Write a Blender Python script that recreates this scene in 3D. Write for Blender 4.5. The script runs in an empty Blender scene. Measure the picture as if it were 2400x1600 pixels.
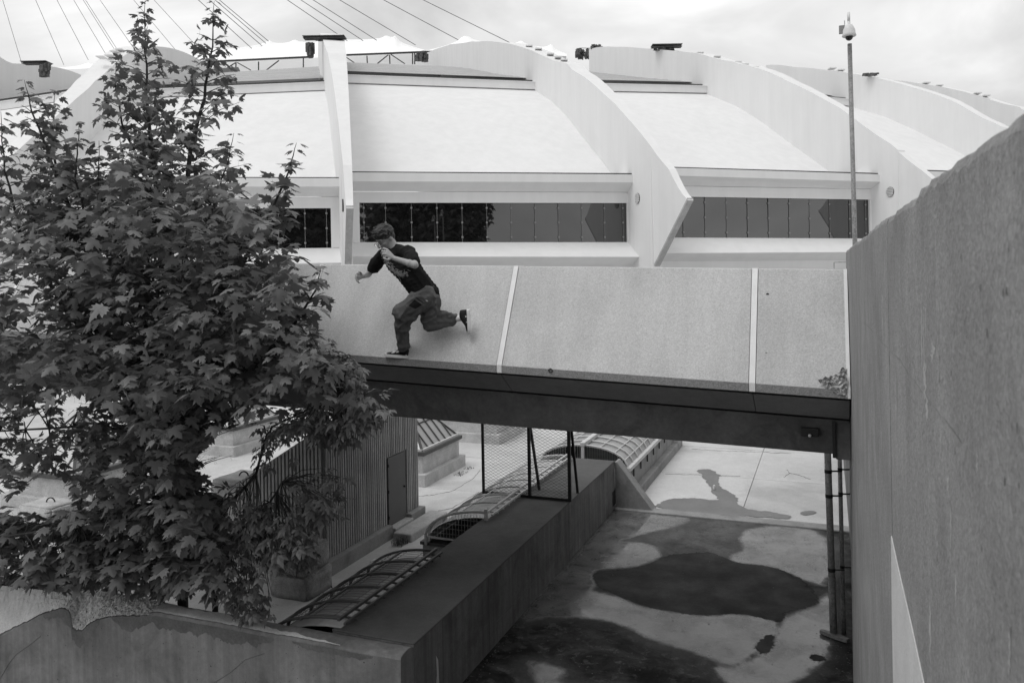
import bpy, bmesh, math, random
import numpy as np
from mathutils import Vector, Matrix, noise as mnoise

random.seed(7)
RNG = np.random.default_rng(7)
scene = bpy.context.scene
COL = scene.collection

# ------------------------------------------------------------------ camera
FPX = 1867.0
PX0, PY0 = 1200.0, 638.0           # point of the picture straight ahead of the lens
YAW, ROLL, CZ = math.radians(21.6), math.radians(1.0), 5.26
FWD = np.array([-math.sin(YAW), math.cos(YAW), 0.0])
RGT = np.array([math.cos(YAW), math.sin(YAW), 0.0])
ZUP = np.array([0.0, 0.0, 1.0])
R2 = RGT * math.cos(ROLL) - ZUP * math.sin(ROLL)
U2 = ZUP * math.cos(ROLL) + RGT * math.sin(ROLL)
CAM = np.array([0.0, 0.0, CZ])

cd = bpy.data.cameras.new("camera")
cam = bpy.data.objects.new("camera", cd)
COL.objects.link(cam)
cd.sensor_width = 36.0
cd.lens = 36.0 * FPX / 2400.0
cd.shift_y = -(800.0 - PY0) / 2400.0
cd.clip_start, cd.clip_end = 0.05, 3000.0
cd.dof.use_dof = True
cd.dof.focus_distance = 9.0
cd.dof.aperture_fstop = 9.0
cam.matrix_world = Matrix(((R2[0], U2[0], -FWD[0], 0), (R2[1], U2[1], -FWD[1], 0), (R2[2], U2[2], -FWD[2], CZ), (0, 0, 0, 1)))
scene.camera = cam

# ------------------------------------------------------------------ exposure, sky and sun
vs = scene.view_settings
scene.display_settings.display_device = 'sRGB'
vs.view_transform = 'Standard'
vs.look = 'None'
vs.exposure = 0.72
vs.gamma = 1.0
vs.use_curve_mapping = False

SUN_TO = Vector((-0.26, -0.40, 0.88)).normalized()       # direction towards the sun
SUN_EL = math.asin(SUN_TO.z)
SUN_AZ = math.atan2(SUN_TO.x, SUN_TO.y)

world = bpy.data.worlds.new("World")
scene.world = world
world.use_nodes = True
wn, wl = world.node_tree.nodes, world.node_tree.links
wn.clear()
w_out = wn.new("ShaderNodeOutputWorld")
w_sky = wn.new("ShaderNodeTexSky")
w_sky.sky_type = 'NISHITA'
w_sky.sun_disc = False
w_sky.sun_elevation = SUN_EL
w_sky.sun_rotation = SUN_AZ
w_sky.air_density, w_sky.dust_density = 1.0, 4.0
w_bw = wn.new("ShaderNodeRGBToBW")
w_b1 = wn.new("ShaderNodeBackground")
w_b1.inputs["Strength"].default_value = 0.1
w_b2 = wn.new("ShaderNodeBackground")
w_b2.inputs["Strength"].default_value = 1.0
w_mix = wn.new("ShaderNodeMixShader")
w_mix.inputs[0].default_value = 0.85                     # a thick layer of cloud over the clear sky
w_geo = wn.new("ShaderNodeTexCoord")
w_map = wn.new("ShaderNodeMapping")
w_map.inputs["Scale"].default_value = (1.0, 1.0, 1.9)
w_n1 = wn.new("ShaderNodeTexNoise")
w_n1.inputs["Scale"].default_value = 2.6
w_n1.inputs["Detail"].default_value = 7.0
w_n1.inputs["Roughness"].default_value = 0.52
w_n1.inputs["Distortion"].default_value = 0.5
w_r = wn.new("ShaderNodeValToRGB")
e = w_r.color_ramp.elements
e[0].position, e[0].color = 0.36, (0.42, 0.42, 0.42, 1)
e[1].position, e[1].color = 0.66, (0.78, 0.78, 0.78, 1)
m_ = e.new(0.5); m_.color = (0.56, 0.56, 0.56, 1)
wl.new(w_sky.outputs[0], w_bw.inputs[0]); wl.new(w_bw.outputs[0], w_b1.inputs["Color"])
wl.new(w_geo.outputs["Generated"], w_map.inputs["Vector"]); wl.new(w_map.outputs[0], w_n1.inputs["Vector"])
wl.new(w_n1.outputs["Fac"], w_r.inputs[0]); wl.new(w_r.outputs[0], w_b2.inputs["Color"])
wl.new(w_b1.outputs[0], w_mix.inputs[1]); wl.new(w_b2.outputs[0], w_mix.inputs[2])
wl.new(w_mix.outputs[0], w_out.inputs[0])

sd = bpy.data.lights.new("sun", 'SUN')
sd.energy = 0.62
sd.angle = math.radians(28)
sd.color = (1.0, 1.0, 1.0)
sun = bpy.data.objects.new("sun", sd)
COL.objects.link(sun)
sun.rotation_euler = (-SUN_TO).to_track_quat('-Z', 'Y').to_euler()

# ------------------------------------------------------------------ measuring helpers (read a place off the photograph at a known depth)
def ray(x, y): return FWD + R2 * (x - PX0) / FPX + U2 * (PY0 - y) / FPX
def onz(x, y, z): d = ray(x, y); return CAM + d * (z - CZ) / d[2]
def onv(x, y, v): d = ray(x, y); return CAM + d * v / d[1]
def onu(x, y, u): d = ray(x, y); return CAM + d * u / d[0]
def atf(x, y, f): return CAM + ray(x, y) * f
def proj(p):
    d = np.asarray(p, float) - CAM
    k = d @ FWD
    return PX0 + FPX * (d @ R2) / k, PY0 - FPX * (d @ U2) / k, k

# ------------------------------------------------------------------ materials (all grey: the photograph is black and white)
MATS = {}
def mat(name, base, rough=0.8, var=0.15, nscale=3.0, speck=0.0, sscale=120.0, bump=0.2, bscale=40.0, streak=0.0,
        metal=0.0, spec=0.3, stain=0.0, stscale=0.8, coat=0.0, wet=0.0, lime=0.0, streak_scale=(9, 9, .35)):
    if name in MATS: return MATS[name]
    m = bpy.data.materials.new(name); MATS[name] = m
    m.use_nodes = True
    N, L = m.node_tree.nodes, m.node_tree.links
    b = N["Principled BSDF"]
    b.inputs["Roughness"].default_value = rough
    b.inputs["Metallic"].default_value = metal
    b.inputs["Specular IOR Level"].default_value = spec
    b.inputs["Coat Weight"].default_value = coat
    tc = N.new("ShaderNodeNewGeometry")
    pos = tc.outputs["Position"]
    def noise(scale, detail=5, rough_=0.6, vec=None, dist=0.0):
        n = N.new("ShaderNodeTexNoise"); n.inputs["Scale"].default_value = scale; n.inputs["Detail"].default_value = detail
        n.inputs["Roughness"].default_value = rough_; n.inputs["Distortion"].default_value = dist
        L.new(vec or pos, n.inputs["Vector"]); return n.outputs["Fac"]
    def remap(v, a, b_, c, d):
        r = N.new("ShaderNodeMapRange"); r.inputs[1].default_value = a; r.inputs[2].default_value = b_
        r.inputs[3].default_value = c; r.inputs[4].default_value = d; L.new(v, r.inputs[0]); return r.outputs[0]
    def mul(a, b_):
        x = N.new("ShaderNodeMath"); x.operation = 'MULTIPLY'
        if isinstance(a, float): x.inputs[0].default_value = a
        else: L.new(a, x.inputs[0])
        if isinstance(b_, float): x.inputs[1].default_value = b_
        else: L.new(b_, x.inputs[1])
        return x.outputs[0]
    v = remap(noise(nscale), 0.3, 0.7, base * (1 - var), base * (1 + var))
    if var > 0.05:
        v = mul(v, remap(noise(nscale * 9, 4), 0.3, 0.7, 1 - var * .5, 1 + var * .5))
    if stain > 0:
        v = mul(v, remap(noise(stscale, 6, .65, dist=.6), 0.50, 0.62, 1.0, 1.0 - stain))
    if streak > 0:
        mp = N.new("ShaderNodeMapping"); mp.inputs["Scale"].default_value = streak_scale; L.new(pos, mp.inputs["Vector"])
        v = mul(v, remap(noise(1.0, 4, .6, mp.outputs[0]), 0.35, 0.68, 1 - streak, 1 + streak))
    if speck > 0:
        vo = N.new("ShaderNodeTexVoronoi"); vo.inputs["Scale"].default_value = sscale; L.new(pos, vo.inputs["Vector"])
        v = mul(v, remap(vo.outputs["Color"], 0.15, 0.9, 1 - speck, 1 + speck))
        dots = N.new("ShaderNodeTexVoronoi"); dots.inputs["Scale"].default_value = sscale * .22; L.new(pos, dots.inputs["Vector"])
        v = mul(v, remap(dots.outputs["Distance"], 0.09, 0.14, 1 - speck * 1.9, 1.0))
    if lime > 0:
        mp = N.new("ShaderNodeMapping"); mp.inputs["Scale"].default_value = (12, 12, 1.5); L.new(pos, mp.inputs["Vector"])
        v = mul(v, remap(noise(1.0, 5, .62, mp.outputs[0]), 0.66, 0.70, 1.0, 1.0 + lime))
        v = mul(v, remap(noise(95, 3, .7), 0.35, 0.65, .90, 1.1))
        v = mul(v, remap(noise(30, 4, .7), 0.60, 0.68, 1.0, .78))
        v = mul(v, remap(noise(2.5, 5, .7), 0.36, 0.64, .90, 1.1))
    L.new(v, b.inputs["Base Color"])
    if wet > 0:
        L.new(remap(noise(1.3, 5), 0.35, 0.65, max(.02, rough - wet), rough), b.inputs["Roughness"])
    if bump > 0:
        bp = N.new("ShaderNodeBump"); bp.inputs["Strength"].default_value = bump; bp.inputs["Distance"].default_value = 0.02
        L.new(noise(bscale, 6, .65), bp.inputs["Height"]); L.new(bp.outputs[0], b.inputs["Normal"])
    return m

M_WHITE = mat("white_coated_concrete", 0.72, .7, .012, .35, bump=.10, bscale=9, streak=.03, streak_scale=(1.3, 1.3, .12), stain=.02, stscale=.22)
M_LEDGE = mat("grey_coated_concrete", 0.66, .8, .06, 1.5, bump=.1, bscale=9)
M_CORR = mat("grey_roof_sheet", 0.36, .6, .06, .6, bump=0, streak=.08, streak_scale=(.08, .08, 5))
M_TENT = mat("white_membrane", 0.90, .6, .015, .1, bump=0)
M_DARKGAP = mat("dark_flashing", 0.05, .7, .2, 6)
M_RIBEND = mat("bare_concrete_edge", 0.40, .85, .15, 2, speck=.15, sscale=40)
M_PAVE = mat("bleached_pavement", 0.52, .85, .10, .45, speck=.06, sscale=45, bump=.25, bscale=14, stain=.16, stscale=.35)
M_RAMP = mat("damp_ramp_concrete", 0.065, .55, .25, .8, speck=.10, sscale=70, bump=.15, bscale=25, stain=.3, stscale=.9, wet=.15)
M_DRY = mat("wet_film_concrete", 0.15, .16, .22, .9, speck=.06, sscale=70, bump=.03, bscale=6, stain=.25, stscale=1.4, wet=.12)
M_PUDDLE = mat("dark_wet_patch", 0.03, .42, .2, 2.0, bump=.05, bscale=20, wet=.1)
M_STAIN = mat("wet_pavement", 0.17, .5, .15, 1.5, bump=.1, bscale=20)
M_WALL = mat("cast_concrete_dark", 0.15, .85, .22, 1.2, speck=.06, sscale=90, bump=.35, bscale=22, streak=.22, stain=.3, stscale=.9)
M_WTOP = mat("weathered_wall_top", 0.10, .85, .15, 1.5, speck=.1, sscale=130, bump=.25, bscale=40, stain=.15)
M_FG = mat("cast_concrete_mid", 0.205, .85, .2, 1.4, speck=.05, sscale=90, bump=.3, bscale=26, streak=.16, stain=.25, stscale=1.1)
M_FGTOP = mat("worn_wall_cap", 0.56, .8, .15, 2.5, speck=.12, sscale=150, bump=.4, bscale=50)
M_BROKEN = mat("broken_concrete", 0.46, .9, .28, 8, speck=.35, sscale=45, bump=1.0, bscale=30)
M_DAMP = mat("damp_edge_stain", 0.13, .8, .25, 3, speck=.08, sscale=90, bump=.3, bscale=24)
M_PARA = mat("exposed_aggregate_panel", 0.54, .85, .05, 1.2, streak=.05, streak_scale=(5, .5, .6), speck=.12, sscale=85, bump=.3, bscale=90, stain=.07, stscale=.7)
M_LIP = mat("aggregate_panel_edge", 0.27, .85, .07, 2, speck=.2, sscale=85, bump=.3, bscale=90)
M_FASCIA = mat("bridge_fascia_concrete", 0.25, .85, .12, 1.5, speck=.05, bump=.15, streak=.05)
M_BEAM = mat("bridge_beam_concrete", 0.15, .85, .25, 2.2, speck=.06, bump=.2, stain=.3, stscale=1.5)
M_SEAL = mat("white_sealant", 0.78, .6, .06, 5, bump=.15)
M_RWALL = mat("board_marked_concrete", 0.27, .85, .16, 2.2, lime=.6, speck=.14, sscale=140, bump=.6, bscale=55, streak=.045, streak_scale=(30, 14, .8))
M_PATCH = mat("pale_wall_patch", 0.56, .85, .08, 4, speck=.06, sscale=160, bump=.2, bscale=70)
M_RIBBED = mat("ribbed_concrete", 0.33, .85, .18, 1.6, speck=.08, sscale=90, bump=.25, streak=.25, streak_scale=(22, 22, .5))
M_GROOVE = mat("groove_concrete", 0.26, .9, .15, 2)
M_PLINTH = mat("plinth_concrete", 0.27, .85, .16, 2.5, speck=.08, bump=.3, stain=.2, stscale=1.6)
M_BLOCK = mat("old_block_concrete", 0.31, .9, .22, 3, speck=.12, sscale=60, bump=.7, bscale=18, stain=.35, stscale=2.5)
M_LIGHTBLK = mat("light_kerb_concrete", 0.46, .9, .12, 3, speck=.12, sscale=60, bump=.4, bscale=24, stain=.15, stscale=2)
M_DOOR = mat("grey_painted_steel", 0.11, .55, .05, 3, bump=.03)
M_STEEL = mat("dark_painted_steel", 0.035, .5, .15, 6, bump=.05)
M_RAIL = mat("grey_painted_rail", 0.075, .5, .15, 6, bump=.05)
M_GALV = mat("galvanised_steel", 0.5, .5, .2, 25, metal=.3, speck=.2, sscale=60, bump=.05)
M_WRAIL = mat("pale_painted_rail", 0.55, .5, .1, 6, bump=.05)
M_POLE = mat("weathered_pole_steel", 0.24, .55, .2, 14, speck=.25, sscale=40, bump=.05)
M_CAMW = mat("camera_housing_paint", 0.62, .35, .05, 10, bump=.02)
M_CAMG = mat("camera_box_paint", 0.25, .5, .1, 10)
M_BLACKGL = mat("smoked_dome", 0.01, .08, 0.0, 1, bump=0, spec=.5)
M_FRAME = mat("dark_skylight_frame", 0.07, .5, .12, 5)
M_RUST = mat("weathered_machinery", 0.09, .7, .4, 3, bump=.3, speck=.3, sscale=9)
M_BARK = mat("dark_bark", 0.045, .9, .25, 12, bump=.4, bscale=30)
M_SHIRT = mat("black_cotton", 0.013, .9, .2, 6, bump=.35, bscale=16, spec=.15)
M_PRINT = mat("shirt_print", 0.22, .8, .35, 40, bump=0)
M_PANTS = mat("charcoal_work_trousers", 0.115, .85, .15, 9, bump=.5, bscale=15, spec=.2)
M_POCKET = mat("dark_pocket_cloth", 0.014, .9, .1, 9)
M_SKIN = mat("skin", 0.36, .5, .06, 14, bump=.05, bscale=80)
M_HAIR = mat("dark_hair", 0.045, .55, .35, 30, bump=.6, bscale=60)
M_SHOEB = mat("black_suede", 0.016, .7, .15, 20, bump=.1)
M_SHOEW = mat("white_rubber", 0.72, .5, .05, 10, bump=.02)
M_WIRE = mat("spectacle_wire", 0.35, .3, 0, 1, metal=.7, bump=0)
M_CLAMP = mat("glazing_clamp_steel", 0.22, .5, .1, 5, bump=0)
M_CABLE = mat("steel_cable", 0.11, .6, .1, 1, bump=0)
M_GRASS = mat("dry_weed", 0.12, .8, .3, 10, bump=0)
M_LAMPW = mat("lamp_lens", 0.7, .3, 0, 1, bump=0)

def vary(m, amount):
    N, L = m.node_tree.nodes, m.node_tree.links; b = N["Principled BSDF"]; src = b.inputs["Base Color"].links[0].from_socket
    oi = N.new("ShaderNodeObjectInfo"); r = N.new("ShaderNodeMapRange"); r.inputs[3].default_value = 1 - amount; r.inputs[4].default_value = 1 + amount; L.new(oi.outputs["Random"], r.inputs[0])
    x = N.new("ShaderNodeMath"); x.operation = 'MULTIPLY'; L.new(src, x.inputs[0]); L.new(r.outputs[0], x.inputs[1]); L.new(x.outputs[0], b.inputs["Base Color"])
vary(M_PARA, .05); vary(M_RIBBED, .10); vary(M_PAVE, .05)
def glass_mat(name, base, rough, spec, tr=0.0):
    m = bpy.data.materials.new(name); m.use_nodes = True; MATS[name] = m
    b = m.node_tree.nodes["Principled BSDF"]
    b.inputs["Base Color"].default_value = (base, base, base, 1)
    b.inputs["Roughness"].default_value = rough
    b.inputs["Specular IOR Level"].default_value = spec
    b.inputs["IOR"].default_value = 1.5
    b.inputs["Transmission Weight"].default_value = tr
    return m
M_GLASS = glass_mat("dark_window_glass", 0.006, 0.012, 1.0)
M_GLASS.node_tree.nodes["Principled BSDF"].inputs["IOR"].default_value = 1.62
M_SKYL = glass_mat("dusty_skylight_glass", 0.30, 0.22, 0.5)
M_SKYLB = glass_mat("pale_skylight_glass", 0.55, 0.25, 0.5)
M_LENS = glass_mat("spectacle_lens", 0.5, 0.05, 0.5, 0.9)

def leaf_mat(name, base):
    m = bpy.data.materials.new(name); m.use_nodes = True; MATS[name] = m
    N, L = m.node_tree.nodes, m.node_tree.links
    b = N["Principled BSDF"]; b.inputs["Roughness"].default_value = .5; b.inputs["Specular IOR Level"].default_value = .28
    g = N.new("ShaderNodeNewGeometry"); oi = N.new("ShaderNodeObjectInfo")
    ad = N.new("ShaderNodeMath"); ad.operation = 'ADD'; L.new(g.outputs["Random Per Island"], ad.inputs[0]); L.new(oi.outputs["Random"], ad.inputs[1])
    fr = N.new("ShaderNodeMath"); fr.operation = 'FRACT'; L.new(ad.outputs[0], fr.inputs[0])
    r = N.new("ShaderNodeMapRange"); r.inputs[3].default_value = base * .6; r.inputs[4].default_value = base * 1.45; L.new(fr.outputs[0], r.inputs[0])
    L.new(r.outputs[0], b.inputs["Base Color"])
    t = N.new("ShaderNodeBsdfTranslucent"); t.inputs["Color"].default_value = (base * 1.1,) * 3 + (1,)
    mx = N.new("ShaderNodeMixShader"); mx.inputs[0].default_value = .22
    L.new(b.outputs[0], mx.inputs[1]); L.new(t.outputs[0], mx.inputs[2]); L.new(mx.outputs[0], N["Material Output"].inputs[0])
    return m
M_LEAF = leaf_mat("maple_leaf", 0.145)
M_LEAF2 = leaf_mat("box_elder_leaf", 0.15)

# ------------------------------------------------------------------ building helpers
def tag(o, label=None, cat=None, group=None, kind=None):
    if label: o["label"] = label
    if cat: o["category"] = cat
    if group: o["group"] = group
    if kind: o["kind"] = kind
    return o

def thing(name, loc, label, cat, group=None):
    o = bpy.data.objects.new(name, None); COL.objects.link(o)
    o.location = Vector([float(a) for a in loc]); o.empty_display_size = .2
    return tag(o, label, cat, group)

def wmat(o):
    m = Matrix.Translation(o.location) if o.type == 'EMPTY' else o.matrix_basis.copy()
    return (wmat(o.parent) @ o.matrix_parent_inverse @ m) if o.parent else m

def attach(o, parent):
    if parent is not None:
        o.parent = parent
        o.matrix_parent_inverse = wmat(parent).inverted()
    return o

def link(name, me, material, parent=None, smooth=False):
    o = bpy.data.objects.new(name, me); COL.objects.link(o)
    if material is not None and not me.materials: me.materials.append(material)
    if smooth:
        me.polygons.foreach_set("use_smooth", [True] * len(me.polygons))
    return attach(o, parent)

def mesh(name, verts, faces, material, parent=None, smooth=False, bevel=0.0, seg=2):
    me = bpy.data.meshes.new(name)
    me.from_pydata([tuple(float(c) for c in v) for v in verts], [], [tuple(f) for f in faces])
    bm = bmesh.new(); bm.from_mesh(me)
    bmesh.ops.recalc_face_normals(bm, faces=bm.faces)
    bm.to_mesh(me); bm.free()
    o = link(name, me, material, parent, smooth)
    if bevel > 0:
        md = o.modifiers.new("bevel", 'BEVEL'); md.width = bevel; md.segments = seg; md.limit_method = 'ANGLE'
    return o

class MB:
    def __init__(s): s.v, s.f = [], []
    def add(s, verts, faces):
        k = len(s.v); s.v += [tuple(float(c) for c in v) for v in verts]; s.f += [tuple(i + k for i in f) for f in faces]; return s
    def box(s, a, b):
        x0, y0, z0 = a; x1, y1, z1 = b
        return s.add([(x0, y0, z0), (x1, y0, z0), (x1, y1, z0), (x0, y1, z0), (x0, y0, z1), (x1, y0, z1), (x1, y1, z1), (x0, y1, z1)],
                     [(0, 3, 2, 1), (4, 5, 6, 7), (0, 1, 5, 4), (1, 2, 6, 5), (2, 3, 7, 6), (3, 0, 4, 7)])
    def loft(s, rings, caps=True, closed=True):
        n = len(rings[0]); vs_, fs = [], []
        for r in rings: vs_ += [tuple(p) for p in r]
        for i in range(len(rings) - 1):
            for j in range(n if closed else n - 1):
                a, b = i * n + j, i * n + (j + 1) % n
                fs.append((a, b, b + n, a + n))
        if caps:
            fs.append(tuple(range(n - 1, -1, -1))); fs.append(tuple(range((len(rings) - 1) * n, len(rings) * n)))
        return s.add(vs_, fs)
    def tube(s, path, r, n=8, caps=True):
        path = [np.asarray(p, float) for p in path]; rings = []
        rs = r if hasattr(r, '__len__') else [r] * len(path)
        prev = None
        for i, p in enumerate(path):
            t = path[min(i + 1, len(path) - 1)] - path[max(i - 1, 0)]
            t = t / (np.linalg.norm(t) + 1e-9)
            if prev is None:
                a = np.cross(t, ZUP if abs(t[2]) < .9 else np.array([1., 0, 0])); a /= np.linalg.norm(a)
            else:
                a = prev - t * (prev @ t); a /= (np.linalg.norm(a) + 1e-9)
            b = np.cross(t, a); prev = a
            rings.append([p + rs[i] * (math.cos(2 * math.pi * k / n) * a + math.sin(2 * math.pi * k / n) * b) for k in range(n)])
        return s.loft(rings, caps)
    def bar(s, p, q, w, h=None):
        p, q = np.asarray(p, float), np.asarray(q, float); h = h or w
        t = q - p; t = t / np.linalg.norm(t)
        a = np.cross(t, ZUP if abs(t[2]) < .95 else np.array([1., 0, 0])); a /= np.linalg.norm(a); b = np.cross(a, t)
        ring = lambda c: [c + a * w / 2 * i + b * h / 2 * j for i, j in ((1, 1), (-1, 1), (-1, -1), (1, -1))]
        return s.loft([ring(p), ring(q)])
    def build(s, name, material, parent=None, smooth=False, bevel=0.0, seg=2):
        return mesh(name, s.v, s.f, material, parent, smooth, bevel, seg)

def box(name, a, b, material, parent=None, bevel=0.0):
    lo = [min(float(x), float(y)) for x, y in zip(a, b)]; hi = [max(float(x), float(y)) for x, y in zip(a, b)]
    return MB().box(lo, hi).build(name, material, parent, bevel=bevel)

def grid_sheet(name, fn, nu, nv, material, parent=None, smooth=True):
    vs_ = [fn(i / (nu - 1), j / (nv - 1)) for j in range(nv) for i in range(nu)]
    fs = [(j * nu + i, j * nu + i + 1, (j + 1) * nu + i + 1, (j + 1) * nu + i) for j in range(nv - 1) for i in range(nu - 1)]
    return mesh(name, vs_, fs, material, parent, smooth)

def wobble_poly(pts, amp, step):
    out, n = [], len(pts)
    for i in range(n):
        a, b = np.asarray(pts[i][:2], float), np.asarray(pts[(i + 1) % n][:2], float)
        k = max(1, int(np.linalg.norm(b - a) / step))
        for j in range(k):
            p = a + (b - a) * j / k
            w = mnoise.noise_vector(Vector((p[0] * 1.7, p[1] * 1.7, 3.1))) * amp + mnoise.noise_vector(Vector((p[0] * 6, p[1] * 6, 9.1))) * amp * .6 + mnoise.noise_vector(Vector((p[0] * 19, p[1] * 19, 5.1))) * amp * .35
            out.append((p[0] + w[0], p[1] + w[1]))
    return out

def smooth_closed(pts, it=2):
    for _ in range(it):
        q = []
        for i in range(len(pts)):
            a, b = np.asarray(pts[i], float), np.asarray(pts[(i + 1) % len(pts)], float)
            q += [a * .75 + b * .25, a * .25 + b * .75]
        pts = q
    return pts

def ramp_material():
    """dark wet concrete with a paler, glossier film where the 'dry' attribute (metres inside the patch) is positive; ragged edges and tide marks"""
    m = bpy.data.materials.new("ramp_floor_concrete"); m.use_nodes = True
    N, L = m.node_tree.nodes, m.node_tree.links; b = N["Principled BSDF"]
    pos = N.new("ShaderNodeNewGeometry").outputs["Position"]
    def noise(scale, detail=6, rough_=.65, dist=0.0):
        n = N.new("ShaderNodeTexNoise"); n.inputs["Scale"].default_value = scale; n.inputs["Detail"].default_value = detail; n.inputs["Roughness"].default_value = rough_; n.inputs["Distortion"].default_value = dist
        L.new(pos, n.inputs["Vector"]); return n.outputs["Fac"]
    def mr(v, a_, b_, c, d):
        r = N.new("ShaderNodeMapRange"); r.inputs[1].default_value = a_; r.inputs[2].default_value = b_; r.inputs[3].default_value = c; r.inputs[4].default_value = d; L.new(v, r.inputs[0]); return r.outputs[0]
    def mth(op, a_, b_):
        x = N.new("ShaderNodeMath"); x.operation = op
        for i, q in enumerate((a_, b_)):
            if isinstance(q, float): x.inputs[i].default_value = q
            else: L.new(q, x.inputs[i])
        return x.outputs[0]
    def attr(nm):
        t = N.new("ShaderNodeAttribute"); t.attribute_name = nm; return t.outputs["Fac"]
    def mix(f, a_, b_):
        return mth('ADD', mth('MULTIPLY', a_, mth('SUBTRACT', 1.0, f)), mth('MULTIPLY', b_, f))
    rag = mth('ADD', mr(noise(3.0), 0, 1, -.13, .13), mr(noise(14), 0, 1, -.06, .06))
    dd = mth('ADD', attr("dry"), rag); dry = mr(dd, -.05, .06, 0., 1.); soft = mr(dd, -.30, .05, 0., 1.)
    pp = mth('ADD', attr("pool"), mth('ADD', mr(noise(3), 0, 1, -.13, .13), mr(noise(12), 0, 1, -.06, .06))); pool = mr(pp, -.010, .012, 0., 1.)
    grime = mr(noise(.8, 7, .7, .5), .42, .62, 1.0, .30); fine = mr(noise(26, 5), .3, .7, .80, 1.2); spots = mr(noise(7, 3), .62, .70, 1.0, .5)
    c_base = mth('MULTIPLY', mth('ADD', mr(noise(1.8, 7, .7, .8), .42, .60, .012, .060), mr(noise(5.5, 6, .7, .4), .56, .60, 0., .05)), grime)
    c_base = mix(mr(mth('ADD', attr("mid"), rag), -.25, .25, 0., 1.), c_base, mth('MULTIPLY', mr(noise(1.4, 7, .7, .6), .35, .65, .055, .125), mr(noise(4, 6, .7), .5, .62, 1.0, .7)))
    c_mid = mr(noise(2.4, 7, .7), .3, .7, .04, .10)
    c_film = mth('MULTIPLY', mth('MULTIPLY', mr(noise(1.3), .3, .7, .085, .185), mr(noise(3.5, 7, .7, .6), .50, .66, 1.0, .5)), spots)
    col = mix(dry, mix(soft, c_base, c_mid), c_film)
    col = mix(pool, col, mr(noise(3), .3, .7, .022, .034))
    rim = mr(mth('ABSOLUTE', pp, 0.0), .0, .03, .30, 1.0)
    col = mth('MULTIPLY', mth('MULTIPLY', col, rim), fine)
    L.new(col, b.inputs["Base Color"])
    film = mth('MULTIPLY', dry, mth('SUBTRACT', 1.0, pool))
    L.new(mix(film, mr(noise(1.1, 5), .38, .62, .55, .8), mr(noise(1.6, 5), .40, .60, .03, .30)), b.inputs["Roughness"])
    L.new(mix(film, mr(noise(2), 0, 1, .10, .14), mr(noise(2), 0, 1, .45, .55)), b.inputs["Specular IOR Level"])
    bp = N.new("ShaderNodeBump"); bp.inputs["Strength"].default_value = .02; bp.inputs["Distance"].default_value = .01
    L.new(noise(18), bp.inputs["Height"]); L.new(bp.outputs[0], b.inputs["Normal"])
    return m
def signed_dist(P, poly):
    poly = np.asarray(poly, float)[:, :2]; A, B = poly, np.roll(poly, -1, 0)
    best = np.full(len(P), 1e9); inside = np.zeros(len(P), bool)
    for a_, b_ in zip(A, B):
        ab = b_ - a_; t = np.clip(((P - a_) @ ab) / (ab @ ab + 1e-12), 0, 1)
        best = np.minimum(best, np.linalg.norm(P - (a_ + t[:, None] * ab), axis=1))
        cond = ((a_[1] > P[:, 1]) != (b_[1] > P[:, 1])); xi = (b_[0] - a_[0]) * (P[:, 1] - a_[1]) / (b_[1] - a_[1] + 1e-12) + a_[0]
        inside ^= cond & (P[:, 0] < xi)
    return np.where(inside, best, -best)
# ================================================================== THE SETTING
# ground: a base sheet to the horizon, with paving slabs laid on it where they can be told apart
ground = mesh("courtyard_ground", [(-400, 7.85, -.04), (400, 7.85, -.04), (400, 600, -.04), (-400, 600, -.04), (-400, -60, -.04), (-14, -60, -.04), (-14, 7.85, -.04), (.4, -60, -.04), (400, -60, -.04), (.4, 7.85, -.04)], [(0, 6, 9, 1, 2, 3), (4, 5, 6, 0), (7, 8, 1, 9)], M_PAVE)
tag(ground, kind="structure")
UJ = [-34.8, -31.8, -28.8, -25.8, -22.8, -19.8, -16.8, -13.8, -10.8, -7.75, -4.76, -1.8, 1.15, 4.1]
VJ = [2.0, 5.2, 8.4, 11.4, 14.4, 17.44, 20.7, 23.95, 27.2, 30.4, 33.6, 36.8, 40.0]
slabs = 0
for i in range(len(UJ) - 1):
    for j in range(len(VJ) - 1):
        a, b, c, d = UJ[i] + .008, UJ[i + 1] - .008, VJ[j] + .008, VJ[j + 1] - .008
        if b > -4.5 and c < 17.0: continue
        if c < 7.85 and b > -14.2: continue
        t = [random.uniform(-.004, .004) for _ in range(4)]
        m = MB().add([(a, c, -.05), (b, c, -.05), (b, d, -.05), (a, d, -.05), (a, c, t[0]), (b, c, t[1]), (b, d, t[2]), (a, d, t[3])],
                     [(0, 3, 2, 1), (4, 5, 6, 7), (0, 1, 5, 4), (1, 2, 6, 5), (2, 3, 7, 6), (3, 0, 4, 7)])
        m.build("paving_slab", M_PAVE, ground); slabs += 1

kerb = MB().box((-4.44, 17.085, -.2), (.6, 17.42, .03)).build("ramp_kerb", M_PLINTH, bevel=.02); tag(kerb, kind="structure")

def z7(x, y): return (1000 + x * .42735, 930 + y * .42735)
def floor_patch(name, pts, z, material, label_kind="structure", amp=.05, step=.12, sm=2):
    p = [onz(*z7(*q), z)[:2] for q in pts]
    p = smooth_closed(p, sm)
    p = wobble_poly(p, amp, step)
    o = mesh(name, [(x, y, z) for x, y in p], [tuple(range(len(p)))], material)
    return tag(o, kind=label_kind)

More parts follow.
